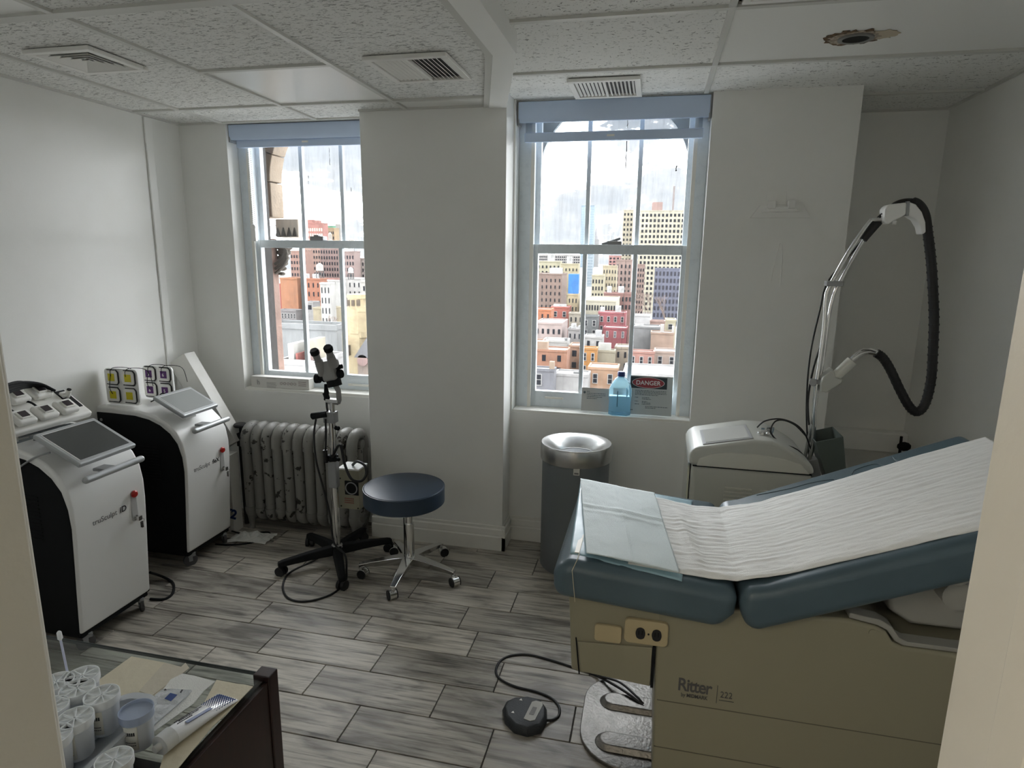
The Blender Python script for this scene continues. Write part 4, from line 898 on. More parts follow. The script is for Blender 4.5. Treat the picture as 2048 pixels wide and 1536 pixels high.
obj('valve_handle', MB().lathe([(.012, .635), (.036, .640), (.040, .650), (.034, .660), (.01, .662)], (-2.452, 3.30, 0), 18), IRON, vl, smooth=40)

# ---------------------------------------------------------------- long carton on the left sill
sb = thing('sill_carton', 'long flat white carton with faint print on the left window sill', 'carton', (-2.31, 3.56, .846))
obj('box', MB().box(-2.515, -2.10, 3.525, 3.585, .846, .915), CARD, sb, bevel=.002)
pr = MB()
for k in range(6): pr.box(-2.40, -2.33-.004*(k % 3), 3.5235, 3.526, .905-k*.008-.02*(k > 0), .908-k*.008-.02*(k > 0))
obj('print', pr, mat('faint_print', (.38, .37, .36), .7), sb)
pr2 = MB()
for k in range(5): pr2.lathe([(.009, 0), (.009, .002), (.0065, .002), (.0065, 0)], (-2.295+k*.024, 3.525, .878), 12, Matrix.Rotation(R(90), 4, 'X'), closed=True)
for k in range(3): pr2.box(-2.175, -2.12, 3.5235, 3.526, .892-k*.012, .896-k*.012)
obj('print', pr2, mat('faint_pink_print', (.40, .33, .32), .7), sb)
text('figure', 'h', .045, (-2.47, 3.5235, .862), (1, 0, 0), (0, 0, 1), MATS['faint_print'], sb)

# ---------------------------------------------------------------- colposcope
cp = thing('colposcope', 'binocular colposcope on a chrome pole with black star base before the radiator', 'medical scope', (-1.64, 2.955, 0))
CX, CY = -1.64, 2.955
GS = mat('scope_grey', (.34, .34, .33), .4)
obj('pole', MB().cyl((CX, CY, .10), (CX, CY, .60), .021, 18).cyl((CX-.0, CY, .60), (CX, CY, .86), .015, 18), CHROME, cp, smooth=40)
obj('pole_rod', MB().cyl((CX+.017, CY, .62), (CX+.017, CY, .86), .006, 10), CHROME, cp, smooth=40)
obj('outer_tube', MB().box(CX-.024, CX+.024, CY-.022, CY+.022, .45, .60), GREYP, cp, bevel=.006)
obj('lock_collar', MB().cyl((CX, CY, .605), (CX, CY, .635), .028, 16).cyl((CX+.02, CY-.01, .62), (CX+.05, CY-.03, .62), .01, 10), BLACK, cp, smooth=40)
obj('lock_collar', MB().lathe([(.03, .097), (.034, .105), (.03, .113), (.022, .116)], (CX, CY, 0), 16), STEEL, cp, smooth=40)
obj('clamp', MB().box(CX-.035, CX+.03, CY-.024, CY+.024, .815, .875), GREYP, cp, bevel=.004)
obj('lock_knob', MB().cyl((CX+.03, CY-.01, .79), (CX+.05, CY-.02, .79), .012, 12), BLACK, cp, smooth=40)
hd = at(624, 832, CY-.02); hd2 = at(650, 828, CY-.02)
gp = obj('grip', MB().cyl(hd, hd2+Vector((.01, 0, 0)), .017, 14), BLACK, cp, smooth=40)
obj('power_plug', MB().cyl(at(625, 835, CY-.03), at(652, 829, CY-.03), .012, 12), BLACK, gp, smooth=40)
def S(px, py, dy=0): return at(px, py, CY+dy)
obj('neck', MB().cyl((CX+.01, CY, .86), (CX+.01, CY, .93), .014, 14).box(CX-.02, CX+.05, CY-.016, CY+.016, .925, .945), CHROME, cp, bevel=.002)
yk = MB(); yk.tube([S(676, 806), S(678, 800), S(677, 782), S(668, 765)], [.013, .014, .014, .016], 10); yk.tube([S(657, 804), S(676, 806)], .011, 10)
obj('yoke', yk, GS, cp, smooth=50)
hb = MB(); p_ = [S(658, 726), S(664, 748), S(670, 772)]
dirh = (p_[2]-p_[0]).normalized(); sidev = dirh.cross(Vector((0, 1, 0))).normalized()
HM = Matrix((sidev, dirh, sidev.cross(dirh))).transposed().to_4x4(); HM.translation = p_[0]
L_ = (p_[2]-p_[0]).length
head = obj('scope_head', MB().box(-.036, .036, -.015, L_*.72, -.045, .045, HM), GS, cp, bevel=.012, seg=3)
obj('lens_barrel', MB().cyl(HM @ Vector((0, L_*.68, 0)), HM @ Vector((0, L_*1.0, 0)), .038, 22), BLACK, head, smooth=40)
for s, a_, b_, c__ in ((-1, (647, 748), (637, 722), (630, 706)), (1, (667, 732), (661, 712), (657, 699))):
    A_, B2, C_ = S(*a_, -.02), S(*b_, -.05), S(*c__, -.075)
    tb2 = obj('eyepiece_tube', MB().tube([A_, B2], [.027, .021], 18).tube([B2, C_], [.018, .018], 18), GS, cp, smooth=40)
    d_ = (C_-B2).normalized(); obj('eyecup', MB().tube([C_-d_*.006, C_+d_*.012, C_+d_*.020], [.023, .024, .019], 18), BLACK, tb2, smooth=40)
obj('prism_bridge', MB().tube([S(645, 742, -.02), S(668, 736, -.02)], .022, 14), GS, cp, smooth=40)
obj('focus_knob', MB().tube([S(632, 757), S(640, 757)], [.026, .024], 18).tube([S(640, 757), S(656, 752)], .014, 12).tube([S(646, 754), S(655, 752)], .028, 18), BLACK, cp, smooth=40)
obj('focus_knob', MB().tube([S(678, 748), S(684, 747)], [.026, .022], 18).tube([S(670, 735), S(684, 733)], .012, 12), BLACK, cp, smooth=40)
obj('magnification_knob', MB().tube([S(637, 734, -.01), S(650, 738, -.01)], [.014, .02], 14), WHITE2, cp, smooth=40)
obj('cable_boot', MB().tube([S(651, 768), S(653, 785), S(652, 800)], [.007, .014, .012], 10).tube([S(650, 785), S(655, 798)], .015, 10), BLACK, cp, smooth=40)
# star base
for tx, ty in ((565, 1140), (684, 1165), (612, 1078), (735, 1064), (783, 1092)):
    e_ = atz(tx, ty, .03); e_ = Vector((e_.x, e_.y, 0)); d_ = e_ - Vector((CX, CY, 0)); d_ = d_.normalized()*.315
    e_ = Vector((CX, CY, 0))+d_; dn2 = d_.normalized(); sv = Vector((-dn2.y, dn2.x, 0))
    mb = MB(); sec_ = []
    for t_, w, z0, z1 in ((0, .030, .062, .115), (.5, .026, .062, .102), (.93, .021, .055, .085), (1.0, .019, .05, .078)):
        c_ = Vector((CX, CY, 0)) + d_*t_; sec_ += [c_-sv*w+Vector((0, 0, z0)), c_+sv*w+Vector((0, 0, z0)), c_+sv*w*.7+Vector((0, 0, z1)), c_-sv*w*.7+Vector((0, 0, z1))]
    fs = [(0, 1, 2, 3)[::-1], (12, 13, 14, 15)] + [(4*q+i, 4*q+(i+1) % 4, 4*q+4+(i+1) % 4, 4*q+4+i) for q in range(3) for i in range(4)]
    lg = obj('base_leg', mb.add(sec_, fs), BLACK, cp, bevel=.006)
    c_ = Vector((CX, CY, 0)) + d_*.95; a_ = math.atan2(d_.y, d_.x)+.8
    wm_ = MB(); u_ = Vector((math.cos(a_), math.sin(a_), 0))
    for s in (-1, 1): wm_.tube([c_+u_*s*.006+Vector((0, 0, .027)), c_+u_*s*.022+Vector((0, 0, .027))], .027, 16)
    wm_.cyl(c_+Vector((0, 0, .027)), c_+Vector((0, 0, .06)), .012, 10)
    obj('caster', wm_, RUB, lg, smooth=40)
# light source box hung on the pole
ls = obj('power_box', MB().box(-1.632, -1.512, 2.99, 3.10, .315, .545), BEIGE, cp, bevel=.004, label='beige electrical box')
obj('fan_grille', MB().box(-1.595, -1.515, 2.985, 2.992, .40, .48), BLACK, ls, bevel=.002); obj('fan_ring', MB().lathe([(.036, 0), (.036, .004), (.03, .004), (.03, 0)], (-1.555, 2.986, .44), 20, Matrix.Rotation(R(90), 4, 'X'), closed=True), GREYP, ls, smooth=40)
obj('box_lid', MB().box(-1.634, -1.510, 2.988, 3.102, .540, .550), WHITE, ls, bevel=.002)
pr = MB()
for k in range(3): pr.box(-1.600, -1.545, 2.986, 2.991, .375-k*.012, .3795-k*.012)
obj('print', pr, mat('red_print', (.30, .13, .10), .6), ls)
for sx, sz in ((-1.622, .49), (-1.622, .33), (-1.522, .325)): obj('screw', MB().cyl((sx, 2.987, sz), (sx, 2.991, sz), .004, 8), BLACK, ls)
cb = MB()
cb.tube(smoothpath([S(632, 838, -.03), S(628, 870, -.04), S(632, 920, -.05), S(645, 970, -.05), S(660, 1030, -.05), S(668, 1085, -.06)] + [atz(690, 1110, .12), atz(693, 1140, .05), atz(690, 1165, .012), atz(660, 1190, .008), atz(610, 1203, .008), atz(575, 1195, .008), atz(566, 1170, .008), atz(580, 1145, .008), atz(620, 1125, .008), atz(650, 1108, .03)], 7), .0055, 8)
cb.tube(smoothpath([S(651, 838, -.03), S(652, 870, -.03), S(651, 900, -.03)], 5), .0055, 8); cb.tube([S(650, 900, -.03), S(652, 925, -.03)], .012, 8)
cb.tube(smoothpath([(CX+.01, CY-.025, .63), S(680, 890, -.03), S(690, 930, -.03), S(703, 958, -.03), S(722, 962, 0), S(732, 950, 0), S(730, 932, .02), S(715, 923, .05), (-1.57, 3.04, .555)], 7), .0075, 8)
cb.tube(smoothpath([S(653, 800), S(654, 815), S(657, 830)], 5), .006, 8)
obj('cable', cb, RUB, cp, smooth=50, label='black power cable')

# ---------------------------------------------------------------- stool
st_ = thing('rolling_stool', 'round navy vinyl stool with chrome five-star base beside the colposcope', 'stool', (-1.20, 2.93, 0))
SXc, SYc = -1.20, 2.93
obj('seat', MB().lathe([(.01, .450), (.203, .450), (.210, .456), (.210, .528), (.203, .538), (.16, .542), (.01, .543)], (SXc-.012, SYc-.03, -.02), 56), BLUEV, st_, smooth=28)
obj('piping', MB().tube([(SXc-.012+.2085*math.cos(2*PI*k/48), SYc-.03+.2085*math.sin(2*PI*k/48), .513) for k in range(49)], .0035, 6), BLUEV, st_, smooth=60)
obj('column', MB().cyl((SXc, SYc, .09), (SXc, SYc, .30), .026, 20).cyl((SXc, SYc, .30), (SXc, SYc, .44), .019, 20), CHROME, st_, smooth=40)
obj('column_rod', MB().cyl((SXc-.027, SYc-.005, .12), (SXc-.027, SYc-.005, .44), .003, 8), BLACK, st_)
for tx, ty in ((783, 1207), (907, 1170), (890, 1107), (712, 1155), (776, 1080)):
    e_ = atz(tx, ty, .0); d_ = Vector((e_.x-SXc, e_.y-SYc, 0)).normalized()*.27; dn2 = d_.normalized(); sv = Vector((-dn2.y, dn2.x, 0)); sec_ = []
    prof = ((0, .034, .062, .118), (.35, .026, .066, .110), (.75, .019, .064, .094), (1.0, .016, .058, .080))
    for t_, w, z0, z1 in prof:
        c_ = Vector((SXc, SYc, 0)) + d_*t_; sec_ += [c_-sv*w*.55+Vector((0, 0, z0)), c_+sv*w*.55+Vector((0, 0, z0)), c_+sv*w+Vector((0, 0, z1)), c_-sv*w+Vector((0, 0, z1))]
    fs = [(0, 1, 2, 3)[::-1], (12, 13, 14, 15)] + [(4*q+i, 4*q+(i+1) % 4, 4*q+4+(i+1) % 4, 4*q+4+i) for q in range(3) for i in range(4)]
    lg = obj('base_leg', MB().add(sec_, fs), CHROME, st_, bevel=.004)
    c_ = Vector((SXc, SYc, 0)) + d_*.97
    caster(lg, c_.x, c_.y, .066, math.atan2(d_.y, d_.x)+tx*.37, .026, .019, RUB, CHROME, hood=True)

# ---------------------------------------------------------------- waste can
wc = thing('waste_can', 'tall grey cylindrical waste can with brushed steel funnel top below right window', 'trash can', (-.365, 3.275, 0))
obj('body', MB().lathe([(.175, 0), (.182, .01), (.182, .645), (.17, .65)], (-.365, 3.275, 0), 56), GREYC, wc, smooth=35)
obj('top_ring', MB().lathe([(.191, .625), (.193, .63), (.193, .705), (.188, .714), (.180, .713), (.15, .694), (.115, .668), (.098, .652), (.094, .652), (.11, .640), (.185, .625)], (-.365, 3.275, 0), 56, closed=True), STEEL, wc, smooth=35)
obj('liner', MB().lathe([(.10, .40), (.172, .40), (.172, .63), (.168, .63), (.168, .405), (.01, .405)], (-.365, 3.275, 0), 32), BLACK, wc, smooth=35)
tgp = at(1153, 944, 3.09); lbx = obj('label_tag', MB().box(tgp.x-.016, tgp.x+.016, 3.087, 3.094, tgp.z-.018, tgp.z+.018), CARD, wc)
obj('print', MB().box(tgp.x-.011, tgp.x+.011, 3.085, 3.088, tgp.z-.012, tgp.z-.004), mat('faint_print2', (.2, .2, .2), .6), lbx)

# ---------------------------------------------------------------- right sill: jug, signs
def ngon(cx, cy, rx, ry, ch, z):     # chamfered square ring
    pts = []
    for sx, s2, o1 in ((1, 1, 0), (-1, 1, 1), (-1, -1, 0), (1, -1, 1)):
        a_ = (cx+sx*rx, cy+s2*(ry-ch), z); b_ = (cx+sx*(rx-ch), cy+s2*ry, z); pts += [a_, b_] if not o1 else [b_, a_]
    return pts
jug = thing('water_jug', 'clear blue plastic jug of liquid with navy cap on the right sill', 'jug', (-.155, 3.565, .816))
JM = mat('jug_plastic', (.42, .72, .88), .12, trans=.75); JM.node_tree.nodes['Principled BSDF'].inputs['IOR'].default_value = 1.2
jx, jy = -.155, 3.562
rings = [(.058, .058, .018, .817), (.062, .062, .018, .822), (.060, .060, .018, .90), (.062, .062, .018, .905), (.062, .062, .018, .965), (.055, .055, .018, .985), (.034, .034, .012, 1.018), (.019, .019, .008, 1.032), (.018, .018, .008, 1.040)]
v = []
for rx, ry, ch, z in rings: v += ngon(jx, jy, rx, ry, ch, z)
n_ = len(rings); obj('bottle', MB().add(v, [tuple(range(8))[::-1], tuple(range(8*(n_-1), 8*n_))] + [(8*q+i, 8*q+(i+1) % 8, 8*q+8+(i+1) % 8, 8*q+8+i) for q in range(n_-1) for i in range(8)]), JM, jug, bevel=.003)
obj('cap', MB().lathe([(.021, 1.036), (.021, 1.058), (.018, 1.062)], (jx, jy, 0), 20), mat('navy_cap', (.01, .03, .18), .4), jug, smooth=40)
obj('liquid_level', MB().box(jx-.015, jx-.010, jy-.064, jy-.0625, .87, .96), mat('print_strip', (.10, .2, .25), .5), jug)
sg = thing('danger_sign', 'laminated danger sign with red oval leaning on the right window glass', 'sign', (.02, 3.60, .816))
LAM = mat('laminated_paper', (.50, .55, .56), .3)
def lean(x, z): return (x, 3.578+.05*(z-.816)/.22, z)
SGM = Matrix(((1, 0, 0), (0, .05, -.22), (0, .22, .05))).to_3x3()
up_ = Vector((0, .05, .22)).normalized(); nz_ = Vector((0, -.22, .05)).normalized()
SM = Matrix((Vector((1, 0, 0)), up_, Vector((1, 0, 0)).cross(up_))).transposed().to_4x4(); SM.translation = (-.103, 3.562, .818)
obj('sheet', MB().box(0, .237, 0, .222, -.001, .001, SM), LAM, sg)
obj('header', MB().box(.0, .205, .150, .216, .001, .0016, SM), mat('header_black', (.02, .035, .045), .5), sg)
ov = [(.10+.088*math.cos(2*PI*k/40), .183+.029*math.sin(2*PI*k/40)) for k in range(40)]
def pr3(poly, z0, z1, M): 
    n = len(poly); v = [M @ Vector((*p, z0)) for p in poly] + [M @ Vector((*p, z1)) for p in poly]
    return MB().add(v, [tuple(range(n))[::-1], tuple(range(n, 2*n))] + [(i, (i+1) % n, n+(i+1) % n, n+i) for i in range(n)])
obj('oval_border', pr3([(.10+.091*math.cos(2*PI*k/40), .183+.031*math.sin(2*PI*k/40)) for k in range(40)], .0016, .0019, SM), mat('sign_white', (.8, .8, .8), .5), sg)
obj('oval', pr3(ov, .0019, .0022, SM), mat('sign_red', (.33, .045, .06), .5), sg)
text('lettering', 'DANGER', .034, SM @ Vector((.10, .171, .0026)), (1, 0, 0), up_, mat('sign_white', (.8,)*3), sg, align='CENTER', bold=.0006)
for i_, (ln, tx) in enumerate(((.130, 'KEEP THIS DOOR CLOSED WHEN LASER'), (.121, 'IN USE. EYE PROTECTION REQUIRED.'), (.112, 'AVOID EXPOSURE TO BEAM'))): pass
lines = MB(); rr = random.Random(9)
def scrib(x0, x1, y, h=.0035):
    x = x0
    while x < x1:
        w_ = rr.uniform(.004, .014); lines.box(x, min(x+w_, x1), y, y+h, .0010, .0015, SM); x += w_+.0025
for y in (.136, .128, .120, .112): scrib(.03, .205 if y > .115 else .16, y)
for y, a_, b_ in ((.096, .03, .05), (.096, .07, .11), (.088, .07, .12), (.074, .03, .05), (.074, .07, .10), (.066, .07, .12), (.058, .03, .055), (.058, .07, .12), (.046, .09, .215), (.038, .09, .15)): scrib(a_, b_, y)
scrib(.005, .02, .022, .006)
obj('small_print', lines, mat('sign_ink', (.09, .12, .14), .6), sg, kind='stuff')
ns_ = thing('note_sheet', 'clear sleeve with a short printed note left of the jug', 'paper', (-.30, 3.60, .816))
SM2 = SM.copy(); SM2.translation = (-.378, 3.566, .818)
obj('sleeve', MB().box(0, .16, 0, .135, -.001, .001, SM2), mat('clear_sleeve', (.52, .53, .52), .25), ns_)
lines = MB()
def scrib2(x0, x1, y, h=.0035):
    x = x0
    while x < x1:
        w_ = rr.uniform(.004, .013); lines.box(x, min(x+w_, x1), y, y+h, .0010, .0015, SM2); x += w_+.0025
for y, b_ in ((.112, .045), (.102, .14), (.092, .14), (.082, .12), (.072, .09)): scrib2(.03, b_, y)
obj('small_print', lines, MATS['sign_ink'], ns_, kind='stuff'); obj('round_mark', pr3([(.016+.007*math.cos(2*PI*k/16), .108+.007*math.sin(2*PI*k/16)) for k in range(16)], .001, .0016, SM2), MATS['sign_ink'], ns_)
# adhesive bracket remains on the pier
wb = thing('wall_bracket', 'painted-over bracket plate with two lugs on the pier', 'wall bracket', (.598, 3.49, 1.9))
obj('plate', MB().prism([(.455, 1.902), (.742, 1.902), (.70, 1.965), (.50, 1.965)], 'y', 3.488, 3.501), WALL, wb, bevel=.002)
obj('bar', MB().prism([(.505, 1.930), (.690, 1.930), (.660, 1.955), (.535, 1.955)], 'y', 3.468, 3.495), WALL, wb, bevel=.004)
for x in (.552, .645): obj('lug', MB().box(x-.018, x+.018, 3.464, 3.50, 1.945, 1.985), WALL, wb, bevel=.004); obj('patch', MB().box(x-.024, x+.024, 3.494, 3.501, 1.975, 2.03), WALL, wb)
obj('drip_streak', MB().tube(smoothpath([(.585, 3.499, 1.58), (.60, 3.499, 1.72), (.615, 3.499, 1.78), (.628, 3.499, 1.72), (.632, 3.499, 1.56)], 6), .0022, 6), WALL, wb)

# ---------------------------------------------------------------- laser console with arm
lz = thing('laser_console', 'grey white laser console with tilted screen and chrome arm behind the exam table', 'medical machine', (.45, 2.92, 0))
LY0, LY1 = 2.77, 3.12
obj('body', MB().box(.205, .705, LY0, LY1, .07, .80), LASER, lz, bevel=.022, seg=4)
hood = [(.195, .80), (.192, .845), (.203, .872), (.23, .888), (.45, .935), (.53, .935), (.58, .915), (.66, .87), (.70, .84), (.712, .80)]
obj('hood', MB().prism(hood, 'y', LY0-.008, LY1+.008), LASER, lz, bevel=.016, seg=3, smooth=30)
ap = [(.225, .802), (.235, .835), (.28, .858), (.36, .873), (.48, .873), (.58, .862), (.65, .845), (.69, .802)]
obj('hood_panel', MB().prism(ap, 'y', LY0-.013, LY0-.004), LASER2, lz, bevel=.004)
obj('seam', MB().box(.21, .70, LY0-.002, LY0+.01, .795, .7985), BLACK, lz)
lo = MB()
lv = []
for gx in (.35, .50):
    for k in range(7): obj('louver', MB().box(gx, gx+.115, LY0-.006, LY0+.004, .705-k*.018, .712-k*.018), LASER2, lz, bevel=.002, seg=1)
a_, b_ = Vector((.262, 0, .8955)), Vector((.442, 0, .934)); du = (b_-a_).normalized(); nu = Vector((-du.z, 0, du.x))
LM = Matrix((du, Vector((0, 1, 0)), nu)).transposed().to_4x4(); LM.translation = (a_.x, 2.79, a_.z)
sf_ = obj('screen_frame', MB().box(-.014, .198, -.008, .225, -.01, .004, LM), GREYP, lz, bevel=.003)
obj('screen', MB().box(.0, .184, .006, .211, .003, .0055, LM), mat('pale_screen', (.55, .56, .54), .15), sf_)
ks = obj('key_switch', MB().cyl((.505, 2.87, .93), (.505, 2.87, .948), .014, 16), CHROME, lz, smooth=40)
kk = MB().box(.498, .512, 2.869, 2.871, .945, .965)
for k in range(5): kk.box(.515+k*.002, .545+k*.002, 2.86+.004*k, 2.863+.004*k, .938+.004*k, .952+.004*k, Matrix.Translation((.52, 2.86, .94)) @ Matrix.Rotation(.4*k-.8, 4, 'Z') @ Matrix.Translation((-.52, -.13-2.73, -.94)) if False else None)
kk.tube([(.528+.011*math.cos(q), 2.862, .950+.011*math.sin(q)) for q in [i*PI/6 for i in range(13)]], .0015, 6); kk.sphere((.525, 2.85, .945), .010, 8); kk.sphere((.49, 2.86, .945), .008, 8)
obj('keys', kk, CHROME, ks)
obj('front_strip', MB().box(.192, .20, LY0+.03, LY1-.03, .15, .80), CHROME, lz)
for xx in (.27, .64):
    for yy in (LY0+.06, LY1-.06): caster(lz, xx, yy, .075, .5, .033, .013, RUB, GREYP)
# arm: tall bent chrome tubes
AY = 2.97
arm = MB(); arm.tube(smoothpath([(.70, AY, .72), at(1624, 900, AY), at(1630, 800, AY), at(1648, 660, AY), at(1652, 600, AY), at(1660, 572, AY), at(1700, 500, AY), at(1737, 446, AY), at(1748, 440, AY), at(1768, 440, AY)], 5), .0095, 12)
obj('arm_tube', arm, CHROME, lz, smooth=50)
obj('arm_tube', MB().tube(smoothpath([(.712, AY+.02, .72), at(1640, 760, AY+.02), at(1662, 610, AY+.02), at(1690, 545, AY+.02), at(1728, 478, AY+.02)], 5), .0075, 10), CHROME, lz, smooth=50)
obj('sleeve', MB().tube([at(1726, 480, AY+.015), at(1745, 455, AY+.015), at(1760, 440, AY+.015), at(1768, 428, AY+.015)], [.016, .02, .018, .012], 10), RUB, lz, smooth=50)
obj('arm_clamp', MB().box(*sorted((at(1652, 566, AY).x, at(1686, 566, AY).x)), AY-.015, AY+.035, at(1660, 572, AY).z, at(1660, 562, AY).z), GREYP, lz, bevel=.003)
jz = obj('joint_cover', pr3([(0, 0), (0, 0)], 0, 0, SM) if False else MB().prism([tuple(at(*p, AY).xz) for p in ((1762, 445), (1764, 418), (1772, 410), (1808, 406), (1807, 430), (1786, 440), (1770, 450))], 'y', AY-.035, AY+.035), WHITE, lz, bevel=.008, seg=3)
obj('joint_band', MB().prism([tuple(at(*p, AY).xz) for p in ((1808, 404), (1813, 404), (1811, 432), (1805, 432))], 'y', AY-.037, AY+.037), GREYP, jz)
obj('joint_latch', MB().cyl(at(1784, 445, AY-.02), at(1792, 445, AY-.02), .008, 10), WHITE, jz, smooth=40)
obj('hose_saddle', MB().prism([tuple(at(*p, AY).xz) for p in ((1813, 405), (1826, 410), (1838, 425), (1845, 445), (1846, 465), (1838, 470), (1835, 455), (1826, 440), (1811, 431))], 'y', AY-.033, AY+.033), WHITE, lz, bevel=.006, seg=3)
hose = smoothpath([at(p[0], p[1], AY) for p in ((1766, 432), (1790, 410), (1815, 403), (1836, 408), (1850, 430), (1856, 470), (1862, 520), (1866, 580), (1868, 640), (1866, 700), (1862, 760), (1850, 808), (1834, 824), (1818, 812), (1800, 780), (1780, 738), (1765, 715), (1752, 706))], 8)
HR = [.013 if i < 20 else .0185 for i in range(len(hose))]
obj('hose', MB().tube(hose, HR, 12), RUB, lz, smooth=60, label='black corrugated hose')
rib = MB()
for i in range(36, len(hose)-1, 1):
    if i % 2: rib.tube([hose[i], hose[i].lerp(hose[i+1], .5)], .0202, 10)
obj('hose_ribs', rib, RUB, lz, kind='stuff')
hpc = obj('handpiece', MB().tube([at(1652, 770, AY), at(1668, 755, AY), at(1704, 722, AY)], [.015, .022, .024], 18), LASER2, lz, smooth=40, label='pale handpiece in its holster')
obj('handpiece_neck', MB().tube(smoothpath([at(1703, 720, AY), at(1720, 708, AY), at(1738, 703, AY), at(1756, 707, AY)], 5), .013, 12).tube(smoothpath([at(1708, 712, AY-.02), at(1722, 700, AY-.02), at(1740, 699, AY-.02), at(1752, 703, AY-.02)], 5), .006, 8), CHROME, hpc, smooth=40)
hol = [tuple(at(*p, AY).xz) for p in ((1638, 765), (1642, 752), (1662, 735), (1668, 752), (1682, 757), (1680, 764), (1650, 783), (1638, 781))]
obj('holster', MB().prism(hol, 'y', AY-.03, AY+.03), LASER, lz, bevel=.006, seg=3)
obj('holster_clamp', MB().cyl(at(1626, 765, AY-.02), at(1626, 765, AY+.02), .016, 14).box(at(1620, 760, AY).x, at(1640, 760, AY).x, AY-.01, AY+.01, at(1630, 768, AY).z, at(1630, 758, AY).z), GREYP, lz, bevel=.002)
cbl = MB()
cbl.tube(smoothpath([at(1740, 462, AY+.03), at(1700, 510, AY+.03), at(1655, 565, AY+.03), at(1640, 620, AY+.03), at(1622, 700, AY+.03), at(1614, 780, AY+.03), at(1614, 860, AY+.03), at(1622, 955, AY+.03)], 8), .0038, 8)
cbl.tube(smoothpath([at(1642, 690, AY+.03), at(1626, 740, AY+.03), at(1616, 800, AY+.03), at(1618, 850, AY)], 8), .0045, 8)
cbl.tube(smoothpath([at(1514, 855, 2.97), at(1530, 842, 2.97), at(1560, 838, 2.95), at(1590, 848, 2.95), at(1610, 868, 2.95), at(1622, 900, AY)], 8), .0035, 8)
cbl.tube(smoothpath([at(1622, 952, 2.93), at(1616, 925, 2.90), at(1595, 900, 2.88), at(1560, 885, 2.86), at(1542, 865, 2.86), at(1548, 845, 2.88), at(1565, 840, 2.9), at(1590, 850, 2.92), at(1612, 872, AY)], 8), .0035, 8)
obj('cable', cbl, RUB, lz, smooth=60)
obj('foot_shelf', MB().box(.70, .86, LY0+.05, LY1-.03, .64, .70), LASER2, lz, bevel=.006)
# accessory bin clipped on the console side
bn = thing('accessory_bin', 'dark grey green plastic bin tilted beside the laser arm', 'bin', (.80, 3.0, .70))
Mb = Matrix.Translation((.845, 2.98, .735)) @ Matrix.Rotation(R(-17), 4, 'Y')
bb = MB()
def taper(mb, x0, x1, y0, y1, z0, z1, M, k=.012):
    v = [M @ Vector(p) for p in ((x0+k, y0+k, z0), (x1-k, y0+k, z0), (x1-k, y1-k, z0), (x0+k, y1-k, z0), (x0, y0, z1), (x1, y0, z1), (x1, y1, z1), (x0, y1, z1))]
    return mb.add(v, [(0, 3, 2, 1), (0, 1, 5, 4), (1, 2, 6, 5), (2, 3, 7, 6), (3, 0, 4, 7)])
taper(bb, -.055, .055, -.085, .085, -.02, .20, Mb, .02)
obj('bin_shell', bb, mat('bin_green_grey', (.10, .125, .115), .5), bn, solid=.005)
obj('bin_bracket', MB().box(-.10, -.055, -.03, .03, .02, .10, Mb), GREYP, bn)

# ---------------------------------------------------------------- exam table
et = thing('exam_table', 'large beige exam table with blue vinyl cushions at the right', 'exam table', (.50, 2.08, 0))
FY, BYY = 1.78, 2.38
sh = [(.085, .03), (1.45, .03), (1.45, .64), (.73, .642), (.70, .655), (.675, .69), (.655, .70), (.585, .705), (.40, .68), (.085, .66)]
sh = [(.079, .06), (.092, .035), (1.47, .035), (1.47, .638), (.735, .638), (.71, .648), (.69, .678), (.665, .69), (.59, .702), (.066, .68), (.066, .5)]
obj('base_shell', MB().prism(sh, 'y', FY, BYY), BEIGE, et, bevel=.012, seg=3)
obj('shell_rim', MB().prism([(.59, .706), (.665, .694), (.692, .682), (.714, .652), (.737, .642), (1.47, .642), (1.47, .655), (.745, .655), (.725, .664), (.702, .696), (.67, .712), (.59, .722)], 'y', FY+.002, FY+.05), BEIGEG, et, bevel=.004)
obj('seam', MB().box(.08, 1.46, FY-.0012, FY+.01, .350, .3525), mat('seam_dark', (.14, .13, .10), .6), et)
obj('seam', MB().box(.08, 1.46, FY-.0012, FY+.01, .183, .1855), mat('seam_dark', (.14, .13, .10), .6), et)
for x, z in ((.345, .635), (.655, .672)): obj('cap_button', MB().cyl((x, FY-.0025, z), (x, FY+.002, z), .011, 16), BEIGE, et, smooth=40)
# foot-end housing
obj('foot_housing', MB().prism([(-.205, .655), (-.19, .41), (-.165, .405), (.060, .393), (.060, .535), (.105, .535), (.105, .68), (-.205, .70)], 'y', FY+.002, BYY-.01), BEIGE, et, bevel=.005)
ep = obj('front_panel', MB().prism([(-.173, .515), (-.157, .412), (.056, .397), (.056, .530), (-.05, .523)], 'y', FY-.006, FY+.004), BEIGE, et, bevel=.003)
obj('end_gap', MB().prism([(-.180, .525), (-.1765, .525), (-.162, .40), (-.166, .40)], 'y', FY-.002, FY+.004), BLACK, et)
obj('side_gap', MB().box(.057, .066, FY-.001, FY+.012, .39, .532), BLACK, et)
obj('latch_cover', MB().prism(rrect(-.121, -.038, .530, .587, .01), 'y', FY-.010, FY+.002), BEIGED, et, bevel=.003)
oc = obj('outlet_plate', MB().prism(rrect(-.030, .100, .542, .622, .014), 'y', FY-.014, FY+.002), BEIGED, et, bevel=.004, label='yellowed outlet plate')
